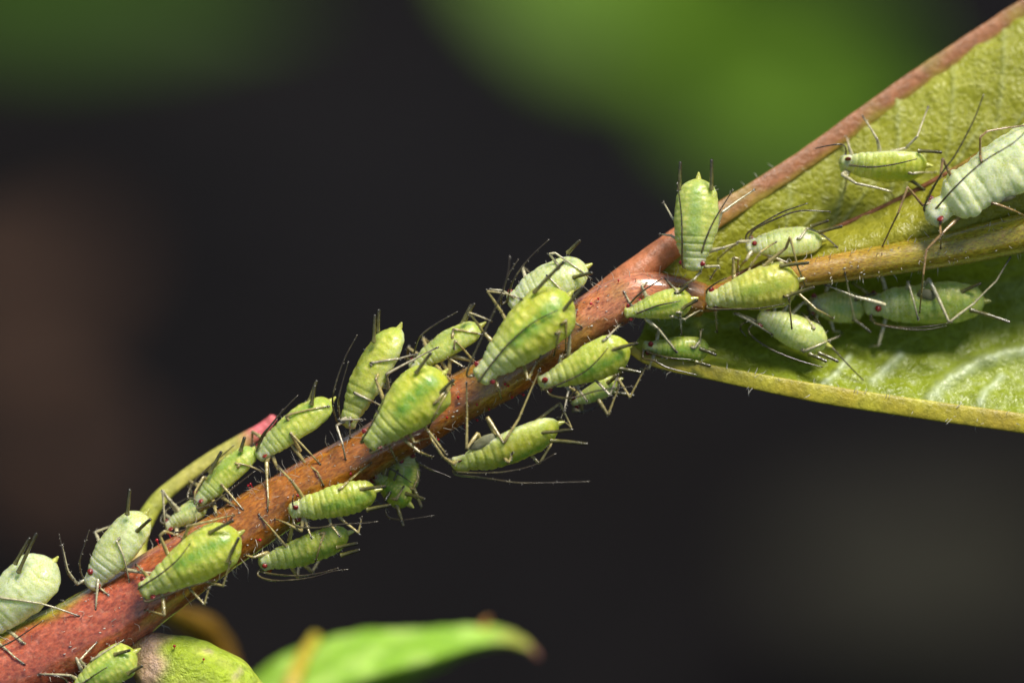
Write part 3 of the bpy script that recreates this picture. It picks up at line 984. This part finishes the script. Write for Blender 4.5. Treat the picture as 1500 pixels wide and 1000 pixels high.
    while len(ants) < 2:
        sg = 1 if k == 0 else -1
        sg = sg if not ants else (-1 if (np.array(ants[0][1]) - hd) @ s > 0 else 1)
        b0 = hd + s * sg * w * 0.22 + n * th * 0.15
        ants.append([b0, b0 + s * sg * w * 0.5 - a * L * 0.05 + n * th * 0.3, b0 + s * sg * w * 1.1 + a * L * 0.2 + n * th * 0.3, b0 + s * sg * w * 1.25 + a * L * rnd.uniform(0.5, 0.8)])
        k += 1
    def rooted(x, lo, hi, low):
        # start every limb inside the body
        x = [np.array(p, float) for p in x]
        uu = min(max(((x[0] - h) @ a) / L, lo), hi)
        i = int(uu * (NU - 1))
        c0 = h + a * uu * L - n * H_[i] * low + n * arch * L * (1 - (2 * uu - 1.1) ** 2) * 0.6
        off = x[0] - c0
        if np.linalg.norm(off[:2]) > 0.55 * W_[i]:
            sd_ = 1 if off @ s > 0 else -1
            x = [c0 + s * sd_ * W_[i] * 0.5] + x
        return x
    ants = [rooted(x, 0.03, 0.06, -0.1) for x in ants]
    for x in ants:
        o, q, r = limb('antenna', x, [(0, 2.4), (0.1, 1.6), (0.6, 1.25), (1, 0.75)], [(0, 0.45), (0.25, 0.7), (0.42, 0.92), (0.46, 0.7), (0.7, 1.0), (1, 0.9)], root, org, pale=(0.34, 0.30, 0.14), sides=7, per=9, smooth=True, lift=own, lift_from=0.15)
        sprout(q, r, 8, 3.0)
    # legs
    used = []
    for x in legs:
        free = all(len(p) == 2 for p in x)
        x = rooted(place(x, 'leg'), 0.16, 0.46, 0.3)
        used.append(x[0])
        build_leg(x, root, org, sprout, legcol, legdark, n, th, own if free else None)
    cand = [(uu, sg) for sg in (1, -1) for uu in (0.20, 0.29, 0.38)]
    rnd.shuffle(cand)
    need = max(0, 6 - len(legs))
    for uu, sg in cand:
        if need == 0:
            break
        i = int(uu * NU)
        b0 = h + a * uu * L + s * sg * W_[i] * 0.7 - n * H_[i] * 0.35
        if any(np.linalg.norm(np.array(q[:2]) - b0[:2]) < 9 for q in used):
            continue
        fw = {0.20: -0.55, 0.29: 0.25, 0.38: 0.75}[uu]
        ln = L * 0.20 * auto / 3.0
        kn = b0 + (s * sg * 0.9 + a * fw * 0.5 + n * 0.15) * ln
        ft = kn + (s * sg * 0.25 + a * fw * 0.6 - n * 0.75) * ln * 1.15
        x = [b0, kn, ft]
        used.append(b0)
        need -= 1
        build_leg(x, root, org, sprout, legcol, legdark, n, th)
    # cornicles
    cs_ = [place(x, 'corn') for x in corn]
    while len(cs_) < 2:
        sg = 1
        if cs_:
            sg = -1 if (np.array(cs_[0][0]) - (h + t) / 2) @ s > 0 else 1
        q, dr = on_body(0.80, sg * 0.62, 0.75)
        q = q - dr * 2
        cs_.append([q, q + (a * 0.75 + s * sg * 0.42 + n * 0.3) * cl])
    for x in cs_:
        o, q, r = limb('cornicle', x, [(0, 3.9), (0.12, 3.0), (0.75, 2.5), (0.93, 2.3), (0.96, 3.0), (1, 2.4)], [(0, 0.35), (0.5, 0.6), (0.9, 0.85), (1, 1)], root, org, pale=(0.26, 0.25, 0.05), darkc=(0.04, 0.032, 0.012), per=12)
    if cauda:
        b0 = t - a * 4 + n * th * 0.12
        limb('cauda', [b0, b0 + a * 6, b0 + a * 12 + n * 1.0], [(0, 5.2), (0.5, 3.6), (1, 1.4)], [(0, 0), (1, 0.12)], root, org, pale=tuple(mixc(yel, PALE, 0.35)), per=6, smooth=True)
    if wing is not None:
        for wg in (wing if isinstance(wing[0], list) else [wing]):
            wp = [(x_, y_, d + z_) for x_, y_, z_ in wg]
            q = catmull(wp, 24)
            r = np.interp(np.linspace(0, 1, 24), [0, 0.2, 0.6, 0.9, 1], [3, 7, 8, 6, 2])
            v, f, _, _ = tube(q, r, 14, flat=0.35)
            link_mesh('wing_pad', v, f, MAT['wing'], root, org)
    # short stiff hairs over the back
    for _ in range(16):
        i = rnd.randrange(8, NU - 6); j = rnd.randrange(0, NV)
        if dv[i, j] < 0:
            continue
        q = P[i, j]; dr = out[i, j] / (np.linalg.norm(out[i, j]) + 1e-9)
        hairs.append((q, q + dr * rnd.uniform(3, 6) + a * 1.5, (0, 0, 0), 0.35))
    v, f = spikes(hairs)
    tag(link_mesh('hairs', v, f, MAT['hair'], root, org, flip=True), kind='stuff')
    return root

def build_leg(x, root, org, sprout, legcol, legdark, n, th, lift=None):
    x = [np.array(p, float) for p in x]
    if len(x) == 2:
        x = [x[0], (x[0] + x[1]) / 2 + n * 2, x[1]]
    # a short dark foot at the end
    e = x[-1] - x[-2]; e /= np.linalg.norm(e) + 1e-9
    foot = x[-1] + (e * 0.75 - n * 0.15) * 5
    x = x + [foot]
    seg = np.array([np.linalg.norm(x[i + 1] - x[i]) for i in range(len(x) - 1)])
    tt = np.r_[0, np.cumsum(seg)] / seg.sum()
    k = tt[1] if tt[1] > 0.2 or len(x) < 5 else tt[2]
    rad = [(0, 3.1), (k * 0.45, 3.2), (k, 2.0), (min(k + 0.02, 0.98), 2.2), ((k + 1) / 2, 1.45), (tt[-2], 1.25), (tt[-2] + 0.01, 1.7), (1, 1.0)]
    rad = sorted(rad)
    dk = [(0, 0.0), (k * 0.6, 0.08), (k * 0.94, 0.30), (k, 0.62), (min(k + 0.05, 0.97), 0.15), ((k + tt[-2]) / 2, 0.08), ((k + 2 * tt[-2]) / 3, 0.16), (tt[-2] * 0.95, 0.6), (tt[-2], 0.92), (1, 1.0)]
    dk = [(p, min(1, q * legdark)) for p, q in sorted(dk)]
    o, q, r = limb('leg', x, rad, dk, root, org, pale=legcol, per=12, lift=lift, lift_from=k * 0.85)
    sprout(q, r, 26, 3.4)

PALELEG = (0.70, 0.66, 0.40)
BLUELEG = (0.60, 0.55, 0.38)

aphid((-38, 940), (83, 822), 47, 12, 'whitish aphid on the thick cut end of the stem, tail pointing up', dors=(-.4, -.5, .75), pale=0.85, green=0.3, front=0.9, stripe=0.2,
      legs=[z1((-60, 600), (-20, 602), (200, 630), (365, 685)), z1((-60, 780), (0, 808), (80, 870), (120, 900))], corn=[z1((95, 490), (180, 310)), z1((80, 450), (150, 330))], legcol=PALELEG)
aphid((131, 860), (217, 752), 34, 26, 'whitish aphid with brown red eye, head down on the red stem base', eyepx=((135, 836),), dors=(-.5, -.35, .75), pale=0.7, green=0.25, front=0.9, stripe=0.15, prof='barrel', eye=5.5,
      ant=[z1((385, 510), (378, 440), (402, 355), (422, 295)), z1((352, 530), (325, 490), (302, 390), (285, 310))], legs=[z1((560, 330), (545, 345), (575, 410), (600, 530)), z1((460, 490), (455, 560), (448, 650)), z1((455, 555), (500, 588)), z1((360, 545), (320, 480), (295, 370))],
      corn=[z1((592, 225), (605, 110))], legcol=PALELEG)
aphid((209, 866), (355, 779), 37, 74, 'bright yellow green aphid lying along the red stem below the whitish one', dors=(-.05, -.2, 1), pale=0.05, green=0.32, front=0.45, stripe=0.85,
      ant=[z2((88, 555), (180, 497), (260, 432), (300, 385), (325, 350)), z2((120, 618), (210, 588), (300, 553), (440, 515))],
      legs=[z2((290, 335), (315, 275), (420, 250), (512, 230)), z2((215, 400), (183, 318), (205, 298), (280, 335)), z2((195, 600), (205, 680), (110, 660)), z2((320, 565), (385, 630), (405, 560)), z2((410, 535), (470, 545), (505, 440)), z2((130, 510), (100, 475), (65, 455))],
      corn=[z2((410, 305), (520, 248)), z2((490, 435), (545, 325))])
aphid((379, 826), (511, 778), 27, 14, 'green aphid with red eye hanging lowest under the stem', eyepx=((388, 828),), dors=(.25, .6, .65), pale=0.08, green=0.55, front=0.4, prof='hump', groove=0.6, stripe=0.4,
      ant=[z3((60, 945), (150, 965), (300, 950), (400, 922), (475, 912)), z3((85, 930), (230, 942), (340, 930), (430, 905))], corn=[z3((420, 815), (515, 795)), z3((440, 850), (525, 825))],
      legs=[z3((365, 745), (345, 800), (325, 870)), z3((215, 830), (185, 805), (70, 670)), z3((100, 840), (40, 860), (0, 850))])
aphid((424, 748), (553, 716), 25, 50, 'ridged green aphid with red eye lying under the stem beside its brown side', eyepx=((435, 742),), dors=(.05, .35, .9), pale=0.06, green=0.45, front=0.35, prof='hump', groove=0.65, stripe=0.7,
      ant=[z3((235, 712), (330, 722), (430, 706), (540, 700), (612, 692)), z3((225, 640), (222, 600), (228, 568))], corn=[z3((560, 640), (668, 618)), z3((530, 548), (645, 533))],
      legs=[z3((460, 700), (520, 745), (535, 680)), z3((285, 715), (305, 765)), z3((395, 712), (430, 755)), z3((440, 545), (500, 490), (575, 430)), z3((260, 740), (190, 700), (140, 685))])
aphid((546, 694), (600, 738), 19, -8, 'small dark green aphid squeezed behind the ridged one under the stem', eyepx=((549, 698),), dors=(.3, .5, .7), green=0.7, front=0.15, pale=0.0, legs=[z3((640, 580), (690, 600), (720, 545))])
aphid((598, 660), (586, 722), 24, -18, 'green aphid with two red eyes peeping out under the stem', eyepx=((588, 675), (604, 667),), dors=(.3, .2, .9), green=0.6, front=0.25, pale=0.05, prof='barrel', legs=[z3((775, 440), (790, 500), (765, 550), (720, 545))],
      ant=[z3((790, 430), (850, 460), (940, 495)), z3((640, 640), (700, 690), (800, 680), (865, 670))])
aphid((287, 738), (374, 658), 23, -8, 'green aphid in front of the pink tipped bract', eyepx=((294, 733),), dors=(-.5, -.45, .7), green=0.6, front=0.4, pale=0.1, prof='hump', stripe=0.4, corn=[z11((540, 560), (625, 405)), z11((765, 400), (795, 300))],
      legs=[z11((600, 640), (630, 652), (780, 820)), z11((760, 500), (725, 488), (830, 510), (940, 560)), z11((490, 590), (430, 700), (425, 770))])
aphid((242, 774), (302, 738), 19, -20, 'pale aphid half hidden behind the stem, legs bent up', dors=(-.4, -.5, .7), green=0.4, front=0.6, pale=0.45, legs=[z11((300, 860), (190, 695), (205, 940)), z11((330, 870), (250, 770), (190, 700))], legcol=PALELEG)
aphid((376, 670), (487, 588), 27, 6, 'slim green aphid with red eye on the upper side of the stem', eyepx=((388, 667),), dors=(-.5, -.5, .65), green=0.5, front=0.45, pale=0.1, prof='hump', stripe=0.3,
      ant=[z11((890, 385), (950, 265), (1040, 150), (1120, 60), (1190, -10)), z11((880, 400), (930, 280), (1010, 190), (1080, 90))], corn=[z11((1285, 60), (1312, -80))],
      legs=[z11((1180, 260), (1100, 150), (1135, 130), (1400, 75)), z11((1200, 400), (1130, 265), (1345, 490)), z11((955, 480), (960, 600), (972, 745), (968, 820)), z11((1230, 480), (1330, 550), (1370, 640)), z11((1030, 520), (1095, 572))])
aphid((507, 626), (588, 481), 35, 22, 'plump yellow green aphid head down on the upper stem edge, dark upright tubes', dors=(-.8, -.35, .45), green=0.25, front=0.25, pale=0.08, prof='barrel', stripe=0.15, belly=0.95,
      ant=[z4((135, 760), (110, 650), (130, 540), (180, 400), (250, 270)), z4((150, 740), (145, 640), (160, 560), (200, 420))], corn=[z4((340, 310), (347, 160)), z4((362, 250), (370, 130))],
      legs=[z4((370, 530), (322, 430), (480, 405), (575, 380)), z4((420, 565), (412, 492), (560, 412), (690, 345)), z4((330, 640), (230, 595), (455, 710)), z4((205, 740), (205, 850)), z4((150, 750), (280, 745)), z4((130, 780), (165, 880), (180, 965))], legcol=BLUELEG)
aphid((538, 652), (652, 546), 41, 76, 'yellow green aphid with dark green back stripe, front of the cluster on the brown stem', dors=(-.05, -.12, 1), green=0.3, front=0.45, pale=0.03, stripe=1.0,
      ant=[z4((272, 868), (330, 775), (390, 660), (440, 520)), z4((330, 930), (440, 880), (560, 835), (610, 820))], corn=[z4((580, 485), (665, 370)), z4((700, 610), (790, 520))],
      legs=[z4((700, 640), (795, 520), (650, 785)), z4((600, 750), (650, 810), (745, 935)), z4((430, 890), (465, 980)), z4((540, 820), (570, 872), (650, 850))])
aphid((600, 542), (706, 478), 24, 0, 'green aphid with whitish front half hidden by the clustered aphids', eyepx=((603, 541),), dors=(-.4, -.6, .6), green=0.45, front=0.5, pale=0.2, prof='barrel', stripe=0.3, ant=[z4((570, 350), (600, 280), (680, 215), (810, 140)), z4((560, 420), (520, 400), (500, 395))],
      legs=[z4((760, 490), (785, 240), (940, 268)), z4((900, 420), (795, 300), (790, 340)), z4((690, 370), (840, 450))], corn=[z4((850, 190), (905, 95))])
aphid((699, 556), (834, 432), 43, 80, 'large yellow green aphid with two dark tubes sitting square on the stem middle', dors=(0, -.1, 1), green=0.25, front=0.8, pale=0.04, stripe=0.95, cl=44,
      ant=[z6((235, 840), (330, 715), (420, 612), (540, 512), (680, 440)), z6((170, 800), (240, 625), (330, 430), (395, 260), (410, 140))], corn=[z6((545, 345), (715, 170)), z6((680, 480), (820, 310))],
      legs=[z6((370, 460), (285, 335), (400, 352), (470, 378)), z6((260, 560), (185, 455), (300, 500)), z6((320, 800), (345, 870), (362, 935)), z6((690, 560), (660, 690)), z6((725, 500), (725, 675)), z6((490, 750), (512, 828), (580, 700))],
      wing=[(750, 530, 2), (764, 526, 6), (778, 517, 6), (792, 507, 0)])
aphid((744, 446), (861, 392), 33, 24, 'pale mint aphid behind the large yellow green one', dors=(-.35, -.5, .75), green=0.35, front=0.6, pale=0.7, stripe=0.1, prof='barrel',
      ant=[z6((395, 395), (430, 275), (520, 150), (630, 45)), z6((360, 400), (400, 250), (460, 155))], corn=[z6((735, 120), (805, 50))], legs=[z6((690, 200), (632, 125), (665, 120), (860, 260)), z6((700, 330), (622, 250)), z6((430, 370), (370, 330), (300, 325))], legcol=PALELEG)
aphid((788, 562), (922, 505), 31, 62, 'yellow green aphid with dark red eye under the large one, one dark tube', eyepx=((798, 556),), dors=(.12, .38, .85), green=0.3, front=0.4, pale=0.05, stripe=0.9, eye=5.5,
      ant=[z6((595, 885), (690, 852), (820, 790), (900, 720), (960, 650)), z6((640, 915), (760, 930), (900, 890), (1100, 865))], corn=[z6((975, 665), (1125, 625))],
      legs=[z6((900, 840), (970, 915), (1015, 810)), z6((800, 890), (840, 945)), z6((870, 660), (950, 600), (1040, 515)), z6((740, 890), (715, 1000)), z6((690, 740), (695, 700), (735, 690))], legcol=BLUELEG)
aphid((662, 682), (818, 617), 34, 48, 'green and yellow aphid with grey wing pad hanging belly up under the stem', dors=(.25, .8, .42), green=0.15, front=0.25, pale=0.05, stripe=0.9, prof='barrel', belly=1.0, groove=0.3, legdark=1.1, eye=4.0,
      ant=[z5((240, 765), (450, 790), (700, 825), (1000, 822), (1215, 815)), z5((230, 745), (400, 755), (600, 745), (800, 700), (970, 610))], corn=[z5((790, 470), (960, 455), (1090, 440)), z5((930, 520), (1200, 545))],
      legs=[z5((400, 470, 22), (320, 580, 34), (324, 350, 34), (320, 110, 44)), z5((470, 350, 20), (590, 540, 36), (700, 360, 36), (850, 10, 34)), z5((570, 620), (625, 680), (650, 620)), z5((730, 570, -10), (850, 690, 0), (930, 560, 5), (1040, 280, -20)), z5((1000, 250, -20), (1085, 430, -10), (1000, 360, -8)), z5((220, 690), (150, 640), (70, 520), (10, 400))],
      wing=[(690, 656, 22), (704, 648, 27), (718, 641, 28), (728, 637, 25)])
aphid((913, 459), (1014, 438), 22, surf(955, 448) + 14, 'small light green aphid just before the stem meets the leaves', dors=(.05, .1, 1), green=0.4, front=0.4, pale=0.1, stripe=0.5, eye=3.8, cl=22,
      ant=[z7((225, 692), (310, 660), (410, 640)), z7((190, 650), (240, 600), (330, 540))], corn=[z7((420, 672), (485, 635))], legs=[z7((270, 640), (240, 575), (262, 560)), z7((195, 660), (165, 605)), z7((410, 690), (417, 780)), z7((380, 710), (430, 720), (500, 680)), z7((400, 600), (350, 545)), z7((260, 720), (310, 760), (390, 860))], legcol=PALELEG)
aphid((1014, 398), (1022, 262), 33, 50, 'light green aphid standing head down with tail straight up at the leaf base', eyepx=((1026, 387),), dors=(-.1, -.15, 1), green=0.5, front=0.55, pale=0.22, prof='barrel', stripe=0.6, cl=40, tilt=-6,
      ant=[z7((420, 485), (416, 380), (412, 260), (395, 120)), z7((490, 475), (520, 370), (560, 280), (640, 150))], corn=[z7((403, 150), (407, 30)), z7((545, 150), (545, 20))],
      legs=[z7((400, 300, -20), (375, 270, -24), (340, 205, -40)), z7((400, 370, -15), (370, 350, -20), (325, 345, -24)), z7((560, 350), (592, 250), (735, 150)), z7((540, 420), (600, 405), (660, 385)), z7((500, 510), (470, 545), (410, 580)), z7((520, 490), (580, 485), (545, 540))], legcol=PALELEG)
aphid((1032, 441), (1169, 410), 33, 48, 'bright yellow aphid with pale head lying across the leaf midrib', dors=(.0, .05, 1), green=0.1, front=0.6, pale=0.05, stripe=0.35, tint=(0.58, 0.56, 0.04), cl=40,
      ant=[z8((60, 615), (200, 618), (330, 612), (450, 590)), z8((50, 520), (100, 480), (150, 455))], corn=[z8((430, 395), (575, 378)), z8((465, 550), (605, 505))],
      legs=[z8((190, 440), (188, 350), (212, 355), (215, 420)), z8((275, 400), (330, 320), (410, 270)), z8((475, 550), (495, 710)), z8((520, 530), (620, 620), (705, 662)), z8((95, 610), (105, 730)), z8((460, 300, 20), (478, 245, 30), (520, 400, 20), (560, 490, -10))])
aphid((1092, 362), (1206, 352), 24, -12, 'pale mint aphid in the fold above the bright yellow one', eyepx=((1105, 357),), dors=(0, -.5, .8), green=0.4, front=0.5, pale=0.5, stripe=0.1, prof='barrel',
      ant=[z8((265, 225), (340, 170), (450, 110), (580, 65)), z8((300, 205), (430, 140), (540, 105), (700, 108))], corn=[z8((600, 185), (690, 155)), z8((640, 215), (760, 185))],
      legs=[z8((270, 262), (220, 265), (120, 350)), z8((300, 300), (260, 360), (210, 420)), z8((340, 320), (400, 345), (478, 375)), z8((540, 250), (580, 195), (650, 220), (735, 290))], legcol=PALELEG)
aphid((1229, 238), (1360, 240), 29, -20, 'yellow bellied aphid alone on the olive leaf underside', eyepx=((1243, 233),), dors=(0, .7, .6), green=0.25, front=0.35, belly=1.0, pale=0.05, stripe=0.3, prof='hump', eye=5.5,
      ant=[z9((205, 430), (330, 447), (450, 435), (580, 405)), z9((215, 360), (190, 330), (120, 335), (50, 350))], corn=[z9((590, 362), (710, 370))],
      legs=[z9((390, 355), (375, 300), (310, 180)), z9((530, 345), (585, 285), (650, 130)), z9((230, 340), (225, 280)), z9((195, 485), (265, 532), (440, 572), (475, 600)), z9((215, 495), (220, 550)), z9((560, 480), (690, 468))], legcol=PALELEG)
aphid((1353, 322), (1575, 192), 50, 46, 'largest aphid, powdery white with ridged back, on the leaf fold', eyepx=((1373, 321),), dors=(-.25, -.55, .8), green=0.45, front=1.0, pale=0.8, stripe=0.25, prof='big', eye=6.0, groove=0.4, wax=0.8,
      ant=[z9((650, 690), (760, 560), (900, 430), (1060, 330), (1150, 240)), z9((610, 655), (690, 490), (760, 390), (850, 220), (905, 80))],
      legs=[z9((900, 420), (895, 300), (930, 268), (1140, 235)), z9((600, 650), (518, 558), (470, 690), (400, 860)), z9((800, 705), (700, 795), (615, 885), (600, 1010), (595, 1200)), z9((940, 650), (960, 640), (1060, 675), (1160, 715)), z9((690, 740), (690, 800), (700, 870)), z9((740, 480), (700, 410), (690, 500), (640, 600))],
      legcol=(0.46, 0.30, 0.12), wing=[(1450, 297, 20), (1462, 291, 30), (1474, 287, 32), (1483, 284, 26)])
aphid((1266, 446), (1446, 440), 32, -38, 'long green aphid with red eye and pale legs in the shade under the midrib', eyepx=((1287, 452),), dors=(0, .25, .9), green=0.65, front=0.5, pale=0.15, stripe=0.3, prof='hump', eye=5.5,
      ant=[z10((340, 440), (480, 465), (600, 460), (720, 440)), z10((335, 430), (370, 455), (550, 478), (690, 458))], corn=[z10((810, 380), (1000, 440))],
      legs=[z10((500, 240, 34), (525, 330, 44), (548, 420, 40)), z10((605, 230, 30), (700, 440, 46), (820, 350, 40), (930, 240, 40), (995, 130, 44)), z10((390, 355, 34), (240, 315, 40), (100, 260, 40)), z10((310, 300), (240, 245))], legcol=PALELEG,
      wing=[(1345, 432, 27), (1352, 430, 31), (1362, 432, 31), (1371, 437, 27)])
aphid((1186, 444), (1270, 452), 24, -48, 'glassy pale aphid between the long green one and the bright yellow one', dors=(0, .2, .9), green=0.5, front=0.8, pale=0.3, prof='barrel', ant=[z8((600, 690), (700, 800), (800, 910), (880, 990)), z8((590, 620), (640, 680), (700, 790))],
      legs=[z10((20, 335), (130, 420)), z10((215, 330), (245, 430), (190, 205)), z10((40, 330), (30, 430))], legcol=PALELEG)
aphid((1110, 462), (1212, 506), 25, -16, 'mint green aphid on the shaded lower leaf, below the bright yellow one', dors=(.1, -.2, .95), green=0.45, front=0.5, pale=0.4, stripe=0.2, prof='barrel',
      ant=[z8((275, 735), (380, 820), (520, 880), (660, 920)), z8((250, 690), (230, 720), (260, 760))], corn=[z8((640, 845), (740, 890)), z8((590, 850), (680, 890))],
      legs=[z8((330, 690), (200, 635), (390, 745)), z8((530, 740), (560, 840), (750, 760)), z8((620, 720), (600, 690), (560, 640))], legcol=PALELEG)
aphid((941, 506), (1040, 512), 19, 2, 'dull green aphid under the leaf base with long pale tubes', eyepx=((953, 504),), dors=(.05, .2, .95), green=0.8, front=0.2, pale=0.05, stripe=0.3, eye=4.5,
      ant=[z12((290, 488), (370, 510), (460, 555), (660, 605)), z12((330, 450), (470, 487), (630, 500))], corn=[z12((680, 425), (790, 468)), z12((650, 515), (750, 543))], legs=[z12((390, 340), (400, 285), (515, 440)), z12((640, 420), (680, 370), (690, 300))], legcol=PALELEG)
aphid((104, 1014), (203, 951), 28, 62, 'glossy green aphid beside the plump leaf bud', dors=(-.1, -.2, 1), green=0.65, front=0.3, pale=0.1, stripe=0.4,
      ant=[z1((400, 985), (450, 950), (510, 912)), z1((330, 1000), (300, 960), (200, 948))], corn=[z1((540, 860), (612, 837)), z1((600, 945), (667, 908))], legs=[z1((400, 910), (380, 885), (450, 810)), z1((440, 880), (430, 890), (570, 800)), z1((360, 970), (340, 955), (195, 950))], legcol=PALELEG)
aphid((836, 590), (905, 556), 18, -14, 'pale green aphid mostly hidden below the red eyed one, hind legs hanging', dors=(.2, .5, .6), green=0.5, front=0.5, pale=0.2, legs=[z12((100, 600), (200, 760), (310, 550)), z12((-40, 740), (50, 880), (125, 690))])

# ------------------------------------------------------------------ blurred garden behind
def back_leaf(name, label, cat, base, tip, half, side, mat, sag=6.0, stalk=None, group=None):
    """A pointed leaf between two points in mm; `side` is its width direction."""
    b = np.array(base); t = np.array(tip)
    ax = t - b; L = np.linalg.norm(ax); ax /= L
    sdv = np.array(side, float); sdv -= ax * (sdv @ ax); sdv /= np.linalg.norm(sdv)
    nr = np.cross(ax, sdv)
    nu, nv = 40, 15
    V = []
    for back in (0, 1):
        for i in range(nu):
            u = i / (nu - 1)
            w = half * (math.sin(math.pi * u ** 0.8) ** 0.8) * (1 + 0.05 * math.sin(u * 70)) + 0.05
            for j in range(nv):
                q = 2 * j / (nv - 1) - 1
                z = -sag * math.sin(u * math.pi) * 0.6 + abs(q) * half * 0.22 + math.sin(u * 26 + abs(q) * 2) * half * 0.02
                V.append(b + ax * L * u + sdv * w * q + nr * (z - back * 0.35) - b)
    o_ = nu * nv
    F = []
    for i in range(nu - 1):
        for j in range(nv - 1):
            k = i * nv + j
            F.append((k, k + 1, k + nv + 1, k + nv)); F.append((o_ + k + nv, o_ + k + nv + 1, o_ + k + 1, o_ + k))
    rim = [i * nv for i in range(nu)] + [(nu - 1) * nv + j for j in range(1, nv)] + [i * nv + nv - 1 for i in range(nu - 2, -1, -1)] + [j for j in range(nv - 2, 0, -1)]
    for k in range(len(rim)):
        p, q = rim[k], rim[(k + 1) % len(rim)]
        F.append((p, q, o_ + q, o_ + p))
    r = empty(name, Vector(b))
    tag(r, label, cat, group)
    link_mesh('blade', np.array(V), F, MAT[mat], r, px=False)
    q = catmull([ax * L * u + nr * (-sag * math.sin(u * math.pi) * 0.6 - 0.1) for u in np.linspace(0, 0.97, 9)], 30)
    v, f, _, _ = tube(q, np.linspace(0.55, 0.15, 30), 8)
    link_mesh('midrib', v, f, MAT[mat], r, px=False)
    if stalk is not None:
        q = catmull([np.zeros(3), (np.array(stalk) - b) * 0.5 + np.array([0, 0, 2.0]), np.array(stalk) - b], 30)
        v, f, _, _ = tube(q, np.linspace(0.7, 0.9, 30), 8)
        link_mesh('stalk', v, f, MAT[mat], r, px=False)
    return r

UPV = np.array(RM @ Vector((0, 0, 1))); TOW = np.array(RM @ Vector((0, -1, 0))); RGT = np.array((1.0, 0, 0))
back_leaf('rose_leaf', 'bright green out of focus leaf above the stem', 'leaf', far(690, -125, 215), far(1150, 5, 205), 5.0, UPV - TOW * 0.6, 'back_green', stalk=far(520, -420, 220), group='blurred leaves behind the shoot')
back_leaf('rose_leaf', 'deeper green out of focus leaf behind the upturned leaf margin', 'leaf', far(960, 30, 190), far(1380, 190, 190), 5.6, UPV + TOW * 0.1, 'back_green', stalk=far(700, -420, 195), group='blurred leaves behind the shoot')
back_leaf('rose_leaf', 'dim green out of focus leaf far from the leafy end of the shoot', 'leaf', far(-160, -55, 200), far(440, -20, 210), 4.6, UPV + TOW * 0.3, 'back_shaded', stalk=far(-500, -300, 200), group='blurred leaves behind the shoot')
for (x, y, ln, ang, size) in ((20, 410, 15, 0.6, 'larger'), (90, 640, 12, 2.1, 'smaller')):
    c = far(x, y, 330)
    dr = (far(x, y, 330) - cam_o.location)
    k = (GROUND_Z + 14 - cam_o.location.z) / dr.z
    p = cam_o.location + dr * k
    e = np.array((math.cos(ang), math.sin(ang), 0)) * ln / 2
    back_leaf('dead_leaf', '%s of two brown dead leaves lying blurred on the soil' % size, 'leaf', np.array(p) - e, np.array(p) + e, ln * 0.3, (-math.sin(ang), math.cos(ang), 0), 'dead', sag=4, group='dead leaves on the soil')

for (x, y, ln, ang) in ((1380, 820, 24, 0.4),):  # leaf shape added only to give the blurred soil an olive tint
    dr = far(x, y, 330) - cam_o.location
    p = cam_o.location + dr * ((GROUND_Z + 14 - cam_o.location.z) / dr.z)
    e = np.array((math.cos(ang), math.sin(ang), 0)) * ln / 2
    back_leaf('soil_tint_leaf', 'dark olive leaf shape added to tint the blurred soil below the shoot', 'leaf', np.array(p) - e, np.array(p) + e, ln * 0.36, (-math.sin(ang), math.cos(ang), 0), 'olive', sag=4)
